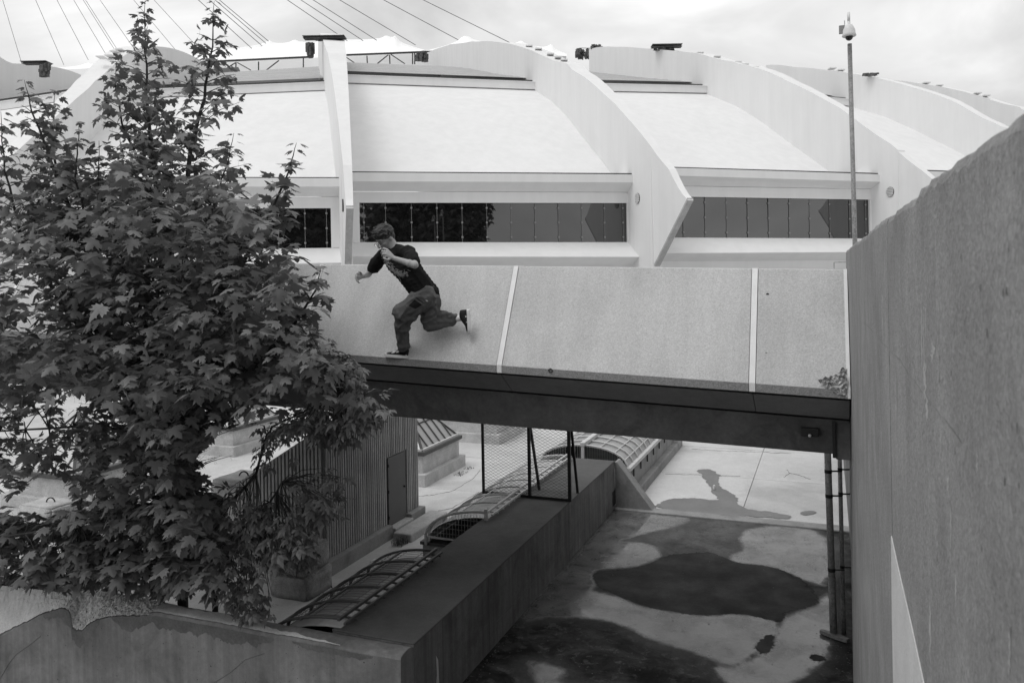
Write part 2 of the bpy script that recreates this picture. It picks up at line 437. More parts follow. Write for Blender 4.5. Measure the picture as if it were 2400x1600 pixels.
FILM_POLYS = [  # outlines of the paler, glossier film on the ramp floor
    [(1055, 606), (1112, 618), (1420, 645), (1445, 690), (1250, 735), (1120, 770), (1030, 790), (1225, 800), (1300, 858), (1235, 905), (1110, 940), (940, 935), (900, 975), (930, 1035), (890, 1062), (1060, 1092), (1160, 1145), (1330, 1175), (1530, 1204), (1700, 1184), (1890, 1218), (1940, 1246), (1900, 1330), (1810, 1400), (1700, 1480), (1560, 1440), (1400, 1372), (1250, 1340), (1150, 1285), (1000, 1225), (830, 1205), (660, 1200), (520, 1240), (560, 1140), (700, 990), (860, 820)],
    [(1640, 880), (1750, 838), (1700, 770), (1800, 700), (2210, 722), (2222, 1042), (2080, 1012), (1960, 950), (1840, 920), (1700, 912)],
    [(1960, 1190), (2140, 1150), (2160, 1100), (2225, 1060), (2235, 1420), (2050, 1540), (1850, 1640), (1640, 1580), (1560, 1470), (1700, 1490), (1830, 1400), (1910, 1320)],
    [(540, 1440), (700, 1470), (780, 1500), (700, 1560), (900, 1600), (860, 1660), (620, 1600), (560, 1500)],
]
POOL_POLYS = [
    [(905, 955), (1110, 945), (1240, 908), (1310, 872), (1420, 855), (1560, 850), (1645, 882), (1700, 912), (1840, 920), (1960, 950), (2080, 1012), (2145, 1095), (2140, 1140), (1965, 1180), (1940, 1240), (1890, 1215), (1700, 1180), (1530, 1200), (1330, 1170), (1160, 1140), (1060, 1090), (930, 1035)],
    [(1890, 1300), (1915, 1320), (1890, 1390), (1840, 1415), (1800, 1370), (1830, 1330)],
    [(2090, 1420), (2160, 1410), (2190, 1440), (2120, 1450)],
]
gu, gv = 106, 300
GX, GY = np.meshgrid(np.linspace(-4.6, .6, gu), 17.08 - 14.9 * np.linspace(0, 1, gv) ** 1.0)
GP = np.stack([GX.ravel(), GY.ravel()], 1)
def patch_dist(polys):
    d = np.full(len(GP), -1e9)
    for q in polys: d = np.maximum(d, signed_dist(GP, smooth_closed([onz(*z7(*p_), 0)[:2] for p_ in q], 2)))
    return d
ramp = grid_sheet("ramp_floor", lambda a_, b_: (-4.6 + 5.2 * a_, 17.08 - 14.9 * b_, 0.0), gu, gv, None)
ramp.data.materials.append(ramp_material())
MID_POLYS = [[(1050, 590), (2240, 715), (2260, 1010), (1700, 900), (1300, 880), (1000, 800)]]
for nm_, pl_ in (("dry", FILM_POLYS), ("pool", POOL_POLYS), ("mid", MID_POLYS)):
    at = ramp.data.attributes.new(nm_, 'FLOAT', 'POINT'); at.data.foreach_set("value", np.clip(patch_dist(pl_), -2, 2).astype(np.float32))
tag(ramp, kind="structure")
floor_patch("damp_stain", [(1470, 400), (1530, 392), (1600, 408), (1612, 468), (1590, 490), (1690, 540), (1722, 600), (1900, 630), (2012, 652), (1980, 668), (1780, 652), (1650, 648), (1440, 640), (1252, 600), (1290, 570), (1440, 548), (1550, 560), (1600, 560), (1530, 490), (1545, 450)], .012, M_STAIN, amp=.10, step=.03, sm=1)
floor_patch("damp_stain", [(1790, 668), (1900, 672), (2080, 690), (2150, 700), (2000, 694), (1850, 684)], .0122, M_STAIN, amp=.06, step=.03)
floor_patch("damp_stain", [(2020, 630), (2100, 616), (2152, 635), (2080, 650)], .012, M_STAIN, amp=.06, step=.03)

# ------------------------------------------------------------------ right retaining wall
RW = thing("retaining_wall", (.36, 4, 0), "tall grey streaked concrete wall along the right edge, close to the camera", "wall")
def wall_run(v0, v1, name, endz=5.44):
    n = int((v1 - v0) / .05) + 2
    rings = []
    for i in range(n):
        v = v0 + (v1 - v0) * i / (n - 1)
        h = endz + .014 * mnoise.noise(Vector((v * 2.3, 1.7, 0))) + .009 * mnoise.noise(Vector((v * 9, 4.7, 0))) + .005 * mnoise.noise(Vector((v * 27, 2.7, 0)))
        c = .014 + .012 * abs(mnoise.noise(Vector((v * 14, 8.1, 0))))
        rings.append([(.2, v, -.2), (.2, v, h - c * 1.6), (.2 + c * .4, v, h - c * .5), (.2 + c * 1.5, v, h), (.52, v, h - .004), (.55, v, h - .03), (.55, v, -.2)])
    return MB().loft(rings).build(name, M_RWALL, RW)
VJOINT = onu(2079, 528, .2)[1]
wall_run(-9.0, VJOINT - .012, "wall_panel")
wall_run(VJOINT + .012, 9.9, "wall_panel")
box("joint_sealant", (.204, VJOINT - .0125, 4.95), (.5, VJOINT + .0125, 5.40), M_SEAL, RW)
# pale triangular patch
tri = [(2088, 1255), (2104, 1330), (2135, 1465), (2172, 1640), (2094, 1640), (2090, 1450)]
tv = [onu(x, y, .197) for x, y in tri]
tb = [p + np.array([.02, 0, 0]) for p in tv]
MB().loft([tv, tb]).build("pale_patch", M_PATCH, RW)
M_DRIP = mat("lime_drip", 0.29, .85, .25, 9, speck=.15, sscale=160, bump=.2, bscale=70)
M_DRIP = mat("lime_scrape", 0.40, .85, .15, 9, speck=.1, sscale=160, bump=.2, bscale=70)
for (x, y0_, y1_, w) in [(2168, 850, 935, 8), (2160, 720, 860, 3), (2173, 930, 990, 6), (2068, 690, 800, 2), (2222, 1095, 1165, 3), (2228, 1185, 1300, 3), (2240, 1340, 1420, 4), (2180, 1410, 1560, 4), (2186, 800, 850, 8), (2366, 1480, 1590, 5), (2290, 1060, 1110, 4), (2205, 1010, 1060, 3)]:
    k = 12; left, right = [], []
    for i in range(k):
        t = i / (k - 1); y = y0_ + (y1_ - y0_) * t
        ww = w * (.1 + math.sin(math.pi * min(1, t * .88 + .1)) * random.uniform(.25, 1.0)); xx = x + random.uniform(-.35, .35) * w
        left.append(onu(xx - ww / 2, y, .1994)); right.append(onu(xx + ww / 2, y, .1994))
    mesh("pale_scrape", left + right, [(i, i + 1, k + i + 1, k + i) for i in range(k - 1)], M_DRIP, RW)
# diagonal crack: a dark open line
ck = [(1998, 735), (2030, 762), (2072, 805), (2110, 845), (2140, 890), (2175, 935), (2228, 1000), (2262, 1048)]
ckd = []
for (xa, ya), (xb, yb) in zip(ck[:-1], ck[1:]):
    for t in (0, .2, .4, .6, .8): ckd.append((xa + (xb - xa) * t + random.uniform(-1.6, 1.6), ya + (yb - ya) * t + random.uniform(-1.6, 1.6)))
cp = [onu(x, y, .1998) for x, y in ckd]
MB().tube(cp, [random.uniform(.0004, .0012) for _ in cp], 4).build("wall_crack", M_WALL, RW)
for _ in range(46):                                           # bug holes
    x, y = random.uniform(2010, 2390), random.uniform(520, 1500)
    if y < 640 - (x - 1990) * .85 + 90: continue
    p = onu(x, y, .1993); r = random.uniform(.0015, .0045)
    ring = [p + np.array([0, r * math.cos(a) * .8, r * 1.6 * math.sin(a)]) for a in np.linspace(0, 2 * math.pi, 8)[:-1]]
    mesh("pock_hole", ring, [tuple(range(7))], M_DAMP, RW)

sidewall = thing("ramp_side_wall", (.7, 15, 0), "dark concrete wall beside the ramp, beyond the pipes under the bridge", "wall")
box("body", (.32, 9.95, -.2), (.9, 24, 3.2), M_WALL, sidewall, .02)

# ------------------------------------------------------------------ ramp wall and corner parapet
RWL = thing("ramp_wall", (-5, 12.5, 0), "long low wall with dark flat top running under the bridge beside the ramp", "wall")
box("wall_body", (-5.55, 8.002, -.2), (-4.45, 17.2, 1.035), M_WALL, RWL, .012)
n = 40
def top_fn(a, b): 
    u, v = -5.56 + 1.115 * a, 8.0 + 9.205 * b
    return (u, v, 1.055 + .006 * mnoise.noise(Vector((u * 2, v * 2, 0))))
MB().box((-5.556, 8.001, 1.03), (-4.444, 17.206, 1.056)).build("wall_top", M_WTOP, RWL, bevel=.012)
# triangular buttress at its far end
p = [(-4.45, 1.03), (-4.40, 1.03), (-3.60, .0), (-3.60, -.1), (-4.45, -.1)]
MB().loft([[(u, 17.21, z) for u, z in p], [(u, 17.55, z) for u, z in p]]).build("buttress", M_PLINTH, RWL, bevel=.015)
# square drain opening with its recess
hp = [onu(x, y, -4.449) for x, y in ((1435, 1150), (1444.5, 1143), (1445.5, 1181), (1436, 1184))]
hv0, hv1, hz0, hz1 = min(q[1] for q in hp), max(q[1] for q in hp), min(q[2] for q in hp), max(q[2] for q in hp)
box("drain_opening", (-4.6, hv0, hz0 + .04), (-4.447, hv0 + .38, hz1 - .03), M_BLACKGL, RWL)
for vv in (8.72, 10.15):
    box("form_joint", (-4.46, vv, .0), (-4.4475, vv + .012, 1.03), M_DAMP, RWL)
box("form_joint", (-4.46, 10.17, .30), (-4.4475, 15.5, .312), M_DAMP, RWL)
jp = [(1021, 1458), (1025, 1480), (1022, 1550), (1026, 1600)]
mesh("pale_drip", [onu(1022, 1535, -4.445), onu(1027, 1545, -4.445), onu(1031, 1640, -4.445), onu(1019, 1640, -4.445), onu(1024, 1580, -4.445)], [(0, 1, 2, 3, 4)], M_PATCH, RWL)

FGW = thing("corner_parapet", (-7.5, 7.8, 0), "weathered concrete parapet in the lower left corner with a chipped, broken top edge", "wall")
ARRIS = [onv(x, y, 7.70) for x, y in ((-260, 1600), (-120, 1546), (-40, 1508), (0, 1490), (30, 1474), (60, 1460), (95, 1441), (125, 1430), (148, 1425), (160, 1430), (166, 1446), (169, 1474), (192, 1480), (204, 1466), (216, 1457), (250, 1447), (290, 1443), (330, 1443))]
AU, AZ = [p[0] for p in ARRIS], [p[2] for p in ARRIS]
def wall_h(u): return 1.05 + .010 * mnoise.noise(Vector((u * 3, 7.7, 0))) + .006 * mnoise.noise(Vector((u * 11, 2.2, 0)))
def arris(u):
    h = wall_h(u) - .050 + .010 * mnoise.noise(Vector((u * 6, 1.2, 3)))
    if u > AU[-1] + .25: return h
    z = float(np.interp(u, AU, AZ)) + .012 * mnoise.noise(Vector((u * 17, 4.4, 1))) + .006 * mnoise.noise(Vector((u * 50, 1.4, 1)))
    t = min(1, max(0, (u - AU[-1]) / .25)); return min(h, z * (1 - t) + h * t)
rings = []
us = np.concatenate([np.linspace(-4.452, -7.6, 80), np.linspace(-7.62, -11.9, 260)])
for u in us:
    h = wall_h(u); z = arris(u); k = min(1, max(0, (h - .05 - z) / .05))
    rg_ = lambda a_, s_: k * s_ * (.6 * mnoise.noise(Vector((u * 15, a_ * 7, 2))) + .4 * mnoise.noise(Vector((u * 45, a_ * 9, 5))))
    top = lambda t: z + (h - z) * t
    sm_ = [(7.715, h - .022), (7.775, h - .006), (7.86, h)]
    br_ = [(7.745, top(.10) - .02), (7.80, top(.36) - .03), (7.87, top(.68) - .04)]
    mid_ = [((1 - k) * a_[0] + k * b_[0], (1 - k) * a_[1] + k * b_[1]) for a_, b_ in zip(sm_, br_)]
    rings.append([(u, 7.70, -1.7), (u, 7.70, z)] + [(u, y_, z_) for y_, z_ in mid_] + [(u, 7.95, h - .012 - .03 * k), (u, 7.998, h - .05), (u, 7.998, -1.7)])
MB().loft(rings).build("long_wall", M_FG, FGW)
# pale broken and worn skin over the top: rough where the arris has come away, a narrow worn line further right
def skin(name, u0, u1, nu, material, full):
    def fn(a_, b_):
        u = u0 + (u1 - u0) * a_; h = wall_h(u); z = arris(u); k = min(1, max(0, (h - .05 - z) / .05))
        if full:
            t = .02 + .98 * b_; y = 7.702 + .24 * t; zz = z + (h - z) * t ** .85 + .006 + k * .030 * mnoise.noise(Vector((u * 15, t * 7, 2))) * math.sin(math.pi * t) + k * .012 * mnoise.noise(Vector((u * 45, t * 14, 5)))
            return (u, y, max(zz, z + .003))
        w = .62 * min(1, max(.05, (-5.2 - u) * .5)) * (.75 + .3 * mnoise.noise(Vector((u * 5, 3.3, 0)))); ang = math.pi * (.14 + w * b_ + .03 * mnoise.noise(Vector((u * 14, b_, 1))))
        return (u, 7.842 - .138 * math.cos(ang), h - .050 + .064 * math.sin(ang) ** .6)
    return grid_sheet(name, fn, nu, 14, material, FGW, smooth=not full)
skin("worn_cap", -5.25, -8.05, 130, M_FGTOP, False)
skin("broken_edge", -8.0, -9.6, 150, M_BROKEN, True)
skin("worn_cap", -9.602, -11.8, 120, M_FGTOP, True)
def face_stain(name, pts, v, material, parent, amp=.045, step=.012, sm=1):
    q = [onv(x, y, v) for x, y in pts]
    p = smooth_closed([(a[0], a[2]) for a in q], sm); p = wobble_poly(p, amp, step)
    return mesh(name, [(a, v, b) for a, b in p], [tuple(range(len(p)))], material, parent)
def edge_stain(u0, u1, depth, seed):
    top_, bot_ = [], []
    for i in range(90):
        t = i / 89; u = u0 + (u1 - u0) * t; env = min(1, 6 * t, 6 * (1 - t)) ** .5
        nz = .55 + .55 * mnoise.noise(Vector((u * 2.3, seed, 0))) + .25 * mnoise.noise(Vector((u * 8, seed, 4))) + .14 * mnoise.noise(Vector((u * 30, seed, 8)))
        h = 1.05 + .010 * mnoise.noise(Vector((u * 3, 7.7, 0))) + .006 * mnoise.noise(Vector((u * 11, 2.2, 0)))
        zt_ = min(h - .060, arris(u) - .004); top_.append((u, 7.6975, zt_)); bot_.append((u, 7.6975, zt_ - .004 - depth * env * max(.12, nz)))
    n_ = len(top_)
    mesh("damp_stain", top_ + bot_, [(i, i + 1, n_ + i + 1, n_ + i) for i in range(n_ - 1)], M_DAMP, FGW)
edge_stain(-8.75, -6.15, .26, 5.0)
edge_stain(-10.0, -8.95, .30, 2.0)
edge_stain(-5.9, -4.8, .10, 7.0)
ck = [(0, 1590), (20, 1555), (38, 1532), (70, 1510), (95, 1490)]
MB().tube([onv(x, y, 7.699) for x, y in ck], .004, 4).build("wall_crack", M_DAMP, FGW)
ck = [(500, 1600), (540, 1575), (575, 1545), (620, 1530)]
MB().tube([onv(x, y, 7.699) for x, y in ck], .004, 4).build("wall_crack", M_DAMP, FGW)
for _ in range(150):
    x, y = random.uniform(0, 900), random.uniform(1470, 1600)
    p = onv(x, y, 7.6988); r = random.uniform(.003, .010) * random.choice((.5, .7, 1))
    if not -10.4 < p[0] < -4.6 or p[2] > arris(p[0]) - .05: continue
    ring = [p + np.array([r * math.cos(a) * random.uniform(.7, 1.2), 0, r * math.sin(a) * random.uniform(.7, 1.2)]) for a in np.linspace(0, 2 * math.pi, 8)[:-1]]
    mesh("pock_hole", ring, [tuple(range(7))], M_STEEL, FGW)
box("platform_sky_blocker", (-4.6, -9, -.2), (.19, 2.1, 3.65), M_PLINTH)  # unseen solid platform block, shaped to keep sky light off the ramp
bpy.data.objects["platform_sky_blocker"]["kind"] = "structure"
tag(box("yard_floor", (-14, -9, -1.7), (-4.61, 7.69, -1.5), M_WTOP), kind="structure")
def crack(pts, z=.006, r=.006):
    q = []
    for (xa, ya), (xb, yb) in zip(pts[:-1], pts[1:]):
        for t in np.arange(0, 1, .12): q.append(onz(xa + (xb - xa) * t + random.uniform(-1.5, 1.5), ya + (yb - ya) * t + random.uniform(-.8, .8), z))
    MB().tube(q, [random.uniform(.3, 1) * r for _ in q], 4).build("pavement_crack", M_DAMP, ground)
crack([(1620, 1052), (1690, 1056), (1760, 1058), (1860, 1062)]); crack([(1845, 1100), (1850, 1108), (1838, 1118)]); crack([(1850, 1108), (1870, 1112), (1900, 1122)])
crack([(1560, 1110), (1640, 1112), (1740, 1116)]); crack([(950, 1165), (1010, 1160), (1060, 1150), (1110, 1120), (1125, 1100)]); crack([(1010, 1200), (1060, 1190), (1125, 1150)])

# ------------------------------------------------------------------ the bridge
BR = thing("footbridge", (-4, 10.5, 0), "concrete footbridge with sloping parapet panels and white joints crossing the middle", "bridge")
def zlip(u): return 4.046 - .0386 * (u - .18)
def ztop(u): return 5.228 - .0283 * (u - .15)
joints = [.19, -.737, -3.545, -6.37, -9.2, -12.0, -14.9]
for k in range(len(joints) - 1):
    ur, ul = joints[k] - .035, joints[k + 1] + .035
    if k == 0: ur = .165
    rings = []
    for i in range(13):
        u = ur + (ul - ur) * i / 12
        rings.append([(u, 8.50, zlip(u) - .085), (u, 8.50, zlip(u)), (u, 9.10, ztop(u)), (u, 9.30, ztop(u) + .002), (u, 9.32, ztop(u) - .05), (u, 9.12, zlip(u) - .085)])
    MB().loft(rings).build("parapet_panel", M_PARA, BR, bevel=.008)
    # darker front edge below the sloping face
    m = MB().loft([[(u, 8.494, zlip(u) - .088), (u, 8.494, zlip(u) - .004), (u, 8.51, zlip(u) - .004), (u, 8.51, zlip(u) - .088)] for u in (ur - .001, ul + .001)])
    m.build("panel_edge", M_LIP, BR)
    # sloping fascia below
    rings = []
    for u in (joints[k] - .003, joints[k + 1] + .003):
        rings.append([(u, 8.56, zlip(u) - .12), (u, 8.90, zlip(u) - .36), (u, 9.1, zlip(u) - .36), (u, 9.1, zlip(u) - .12)])
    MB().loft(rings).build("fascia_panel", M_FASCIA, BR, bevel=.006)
for k, uj in enumerate(joints[:-1]):
    a, b = (uj + .030, uj - .030) if k else (.192, .158)
    prof = lambda u: [(u, 8.502 - .006, zlip(u) - .087), (u, 8.497, zlip(u) + .003), (u, 9.096, ztop(u) + .006), (u, 9.28, ztop(u) + .006), (u, 9.2, zlip(u) - .08)]
    MB().loft([prof(a), prof(b)]).build("white_joint", M_SEAL, BR)
UL, UR_ = -14.9, .19
def run(name, prof, material, bevel=0.0):
    return MB().loft([prof(UR_), prof(-7.0), prof(UL)]).build(name, material, BR, bevel=bevel)
run("shadow_gap", lambda u: [(u, 8.62, zlip(u) - .04), (u, 8.62, zlip(u) - .13), (u, 9.1, zlip(u) - .13), (u, 9.1, zlip(u) - .04)], M_STEEL)
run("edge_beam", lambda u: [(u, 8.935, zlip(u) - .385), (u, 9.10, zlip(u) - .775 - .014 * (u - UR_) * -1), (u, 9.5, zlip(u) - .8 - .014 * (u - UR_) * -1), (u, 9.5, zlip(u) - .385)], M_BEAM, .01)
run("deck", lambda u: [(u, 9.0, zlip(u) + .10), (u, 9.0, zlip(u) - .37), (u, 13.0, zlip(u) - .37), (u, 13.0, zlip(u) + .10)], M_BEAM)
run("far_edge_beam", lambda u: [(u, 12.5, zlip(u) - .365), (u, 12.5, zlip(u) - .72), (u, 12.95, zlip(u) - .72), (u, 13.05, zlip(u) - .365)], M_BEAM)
run("far_parapet", lambda u: [(u, 12.7, zlip(u) + .10), (u, 12.6, ztop(u) - .08), (u, 12.8, ztop(u) - .08), (u, 13.3, zlip(u) + .05), (u, 13.3, zlip(u) - .1)], M_PARA)
# end block where the bridge meets the wall, dark bearing recess
box("bearing_block", (.05, 8.95, zlip(0) - .80), (.199, 9.6, zlip(0) - .40), M_BEAM, BR, .01)
box("bearing_gap", (.02, 8.92, zlip(0) - .78), (.05, 9.3, zlip(0) - .40), M_STEEL, BR)
# spalled corner
def spall(a, b):
    x = 1918 + (1986 - 1918) * a
    yb = np.interp(x, [1918, 1940, 1960, 1986], [892, 912, 922, 930]); yt = np.interp(x, [1918, 1950, 1968, 1972, 1986], [890, 880, 872, 862, 862])
    p = onv(x, yt + (yb - yt) * b, 8.49)
    w = math.sin(math.pi * b) * math.sin(math.pi * a) ** .5
    p = p + np.array([0, .03 - .02 * w, 0]) + np.array([0, -.03, .02]) * mnoise.noise(Vector((p[0] * 40, p[2] * 40, 0))) - np.array([0, .03, 0]) * (1 - w * .6)
    return tuple(p)
grid_sheet("spalled_corner", spall, 34, 18, M_BROKEN, BR, smooth=False)
# small details: anchor ring, plug holes, rail bracket, underside lamp
def ring_obj(name, c, r, rr, material, parent, n=18):
    pts = [c + np.array([r * math.cos(t), 0, r * math.sin(t)]) for t in np.linspace(0, 2 * math.pi, n)]
    return MB().tube(pts, rr, 6).build(name, material, parent, True)
ring_obj("anchor_ring", onv(1290, 868, 8.488), .02, .006, M_STEEL, BR)
for (x, y) in ((1799, 690), (1796, 829)):
    vv = 8.5 + .6 * (905 - y) / 275
    c = onv(x, y, vv - .012)
    MB().tube([c, c + np.array([0, .03, .0])], .016, 10).build("plug_hole", M_STEEL, BR)
lp = onv(1898, 1010, 9.0)
box("lamp_box", (lp[0] - .09, 8.93, lp[2] - .045), (lp[0] + .09, 9.1, lp[2] + .045), M_STEEL, BR, .01)
MB().tube([(lp[0], 8.90, lp[2] - .03), (lp[0], 8.94, lp[2] - .03)], .016, 12).build("lamp_lens", M_LAMPW, BR, True)
bp_ = onv(1955, 630, 9.2)
m = MB(); m.bar(bp_, bp_ + np.array([0, 0, .07]), .012); m.bar(bp_ + np.array([0, 0, .07]), bp_ + np.array([.12, 0, .07]), .012)
m.build("rail_bracket", M_GALV, BR)

# ------------------------------------------------------------------ drainpipes under the bridge by the right wall
def pipe(label, u, v, r, zt, zb, lean):
    t = thing("drain_pipe", (u, v, 0), label, "pipe", "drain pipes beside the ramp")
    top, bot = np.array([u - lean, v, zt]), np.array([u, v, 0.0])
    mid = bot + (top - bot) * (zb / zt)
    MB().tube([top, mid], r, 14).build("upper_pipe", M_GALV, t, True)
    MB().tube([mid, bot], r * 1.08, 14).build("cast_base", M_POLE, t, True)
    for z in (.95, 2.0, 2.35, 2.7):
        c = bot + (top - bot) * (z / zt)
        m = MB(); m.tube([c + np.array([0, 0, -.025]), c + np.array([0, 0, .025])], r * 1.08, 14); m.bar(c, c + np.array([.17, .05, 0]), .02)
        m.build("bracket", M_STEEL, t)
    return t
pipe("thicker drain pipe, left of the pair under the bridge end", .0, 12.2, .048, 3.3, .85, .05)
pipe("thinner drain pipe, right of the pair under the bridge end", .135, 12.35, .03, 3.3, .5, .02)

# ------------------------------------------------------------------ mesh screen standing on the ramp wall
CG = thing("mesh_screen", (-5.3, 13.89, 1.05), "framed expanded metal screen hanging below the bridge on the ramp wall", "screen")
def cg(x, y): q = onv(x, y, 13.89); return q
zb0 = 1.06
ul_, um_, ur_ = -6.16, -5.22, -4.44
for nm, u, w in (("post", ul_, .045), ("post", um_, .055), ("post", ur_, .06)):
    box(nm, (u - w / 2, 13.87, zb0), (u + w / 2, 13.91, 3.25), M_STEEL, CG)
box("bottom_bar", (ul_ + .024, 13.872, zb0 + .002), (ur_ - .031, 13.908, zb0 + .05), M_STEEL, CG)
box("top_bar", (ul_ + .024, 13.872, 3.1), (ur_ - .031, 13.908, 3.15), M_STEEL, CG)
m = MB()
x0_, x1_, z0_, z1_ = ul_ + .02, ur_ - .02, zb0 + .04, 3.12
sl = .56
s_ = -(z1_ - z0_) / sl
pit = .105
k = 0
while True:
    c = x0_ + s_ + k * pit; k += 1
    if c > x1_: break
    pts = []
    for sg in (1, -1):
        # line z = z0 + sl*(x-c) and its mirror
        a = c; b = c + (z1_ - z0_) / sl
        if sg == 1: P, Q = (max(a, x0_), None), (min(b, x1_), None); f_ = lambda x: z0_ + sl * (x - c)
        else: P, Q = (max(a, x0_), None), (min(b, x1_), None); f_ = lambda x: z1_ - sl * (x - c)
        if Q[0] - P[0] < .02: continue
        m.bar((P[0], 13.884 + .004 * sg, f_(P[0])), (Q[0], 13.884 + .004 * sg, f_(Q[0])), .003, .0045)
m.build("expanded_mesh", M_RAIL, CG)
for (xa, ya, xb, yb) in ((1240, 1010, 1264, 1146), (1337, 1012, 1354, 1154)):
    b = onz(xb, yb, 1.06); a = onv(xa, ya - 30, 13.94)
    MB().bar(a, b, .045).build("brace", M_STEEL, CG)

# ------------------------------------------------------------------ skylights
ECC = (-6.62, -5.46)
def varc(u0, u1, ze, zr, k, n=13, half=True):
    pts = []
    for i in range(n):
        t = i / (n - 1)
        if half: u = u0 + (u1 - u0) * (1 - math.cos(t * math.pi / 2)); z = ze + (zr - ze) * math.sin(t * math.pi / 2)
        else: u = (u0 + u1) / 2 - (u1 - u0) / 2 * math.cos(math.pi * t); z = ze + (zr - ze) * math.sin(math.pi * t) ** .85
        pts.append(np.array([u, 0, z + k]))
    return pts
def half_vault(label, v0, v1, nrib, rail_mat, bright, end_frame):
    t = thing("vaulted_skylight", (-6, (v0 + v1) / 2, 0), label, "skylight", "vaulted skylights along the ramp wall")
    box("kerb", (-6.72, v0, -.05), (-5.56, v1, .50), M_PLINTH, t, .02)
    box("kerb_cap", (-6.75, v0 - .03, .502), (-5.562, v1 + .03, .555), M_FRAME, t)
    arc = varc(*ECC, .64, 1.17, 0)
    for i in range(nrib):
        v = v0 + .06 + (v1 - v0 - .12) * i / (nrib - 1)
        MB().tube([p + np.array([0, v, 0]) for p in arc], .020, 6).build("arched_rib", rail_mat, t, True)
        MB().bar((-6.60, v, .54), (-6.60, v, .80), .03).build("upright", rail_mat, t)
    inner = varc(*ECC, .56, 1.06, 0, 9)
    ns = max(2, int((v1 - v0) / .5))
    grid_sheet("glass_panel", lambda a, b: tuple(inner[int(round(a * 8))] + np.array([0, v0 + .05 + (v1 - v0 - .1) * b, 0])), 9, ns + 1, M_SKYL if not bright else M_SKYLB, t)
    m = MB()
    for j in range(1, 12, 2):
        m.bar(arc[j] + np.array([0, v0 + .06, -.01]), arc[j] + np.array([0, v1 - .06, -.01]), .005)
    nw = int((v1 - v0) / .085)
    for i in range(nw):
        v = v0 + .06 + (v1 - v0 - .12) * i / (nw - 1)
        for j in range(0, 12, 2):
            m.bar(arc[j] + np.array([0, v, -.008]), arc[j + 2] + np.array([0, v, -.008]), .004)
    m.build("wire_mesh", rail_mat, t)
    for du, dz, w in ((.0, .01, .035), (.085, -.03, .03), (-.55, -.07, .022), (-1.13, -.36, .03)):
        MB().bar((-5.46 + du, v0, 1.17 + dz), (-5.46 + du, v1, 1.17 + dz), w).build("rail", rail_mat, t)
    for i in range(nrib * 2 - 1):
        v = v0 + .2 + (v1 - v0 - .3) * i / (nrib * 2 - 2)
        MB().bar((-5.50, v, 1.13), (-5.34, v, 1.12), .022).build("rail_clip", rail_mat, t)
    if end_frame:
        m = MB()
        m.tube([p + np.array([0, v0 - .05, .02]) for p in arc], .024, 6)
        m.bar((-6.62, v0 - .05, .52), (-6.62, v0 - .05, .72), .04); m.bar((-5.46, v0 - .05, .56), (-5.46, v0 - .05, 1.25), .05)
        m.bar((-6.62, v0 - .05, .66), (-5.46, v0 - .05, .66), .03)
        m.build("end_frame", rail_mat, t)
        m = MB()
        for i in range(1, 20):
            u = -6.62 + 1.16 * i / 20; zz = np.interp(u, [p[0] for p in arc], [p[2] for p in arc])
            m.bar((u, v0 - .05, .66), (u, v0 - .05, zz), .004)
        for z in (.75, .84, .93, 1.02):
            ua = np.interp(z, [p[2] for p in arc], [p[0] for p in arc]); m.bar((ua, v0 - .05, z), (-5.46, v0 - .05, z), .004)
        m.build("end_mesh", rail_mat, t)
    return t
half_vault("nearest vaulted skylight, bare dark ribs and wire mesh right behind the chipped parapet", 8.0, 10.55, 6, M_RAIL, False, False)
half_vault("middle vaulted skylight with a railed arched end facing the nearer one", 12.45, 16.95, 9, M_WRAIL, True, True)

FV = thing("vaulted_skylight", (-5.35, 20, 0), "farthest vaulted skylight, a full glazed barrel with pale grid bars by the pavement", "skylight", "vaulted skylights along the ramp wall")
V0, V1 = 17.75, 24.0
box("base_step", (-6.65, V0 - .05, -.05), (-4.11, V1, .22), M_PLINTH, FV, .03)
box("kerb", (-6.45, V0, .2), (-4.27, V1 - .05, .68), M_PLINTH, FV, .015)
farc = varc(-6.42, -4.29, .70, 1.22, 0, 17, False)
grid_sheet("glass_vault", lambda a, b: tuple(farc[int(round(a * 16))] + np.array([0, V0 + .05 + (V1 - V0 - .15) * b, -.03])), 17, 14, M_SKYL, FV)
for i in range(13):
    v = V0 + .06 + (V1 - V0 - .2) * i / 12
    MB().tube([p + np.array([0, v, 0]) for p in farc], .022, 6).build("arched_rib", M_WRAIL, FV, True)
for j in (2, 4, 6, 10, 12, 14):
    MB().bar(farc[j] + np.array([0, V0 + .06, 0]), farc[j] + np.array([0, V1 - .14, 0]), .018).build("long_bar", M_WRAIL, FV)
m = MB()
for i in range(1, 36):
    u = farc[0][0] + (farc[-1][0] - farc[0][0]) * i / 36; zz = np.interp(u, [p[0] for p in farc], [p[2] for p in farc]); m.bar((u, V0 + .02, .72), (u, V0 + .02, zz), .005)
m.build("end_mesh", M_WRAIL, FV)
box("ridge_beam", (-5.40, V0 - .02, 1.20), (-5.29, V1 - .1, 1.29), M_WRAIL, FV, .008)
box("ridge_post", (-5.38, V0 - .01, .7), (-5.31, V0 + .05, 1.2), M_WRAIL, FV)
box("eave_beam", (-4.33, V0, .69), (-4.22, V1 - .06, .78), M_WRAIL, FV, .008)
box("eave_beam", (-6.49, V0, .69), (-6.38, V1 - .06, .78), M_WRAIL, FV, .008)
for i in range(8):
    v = V0 + .4 + i * .75
    MB().bar((-4.24, v, .5), (-4.24, v, .68), .03).build("eave_bracket", M_STEEL, FV)

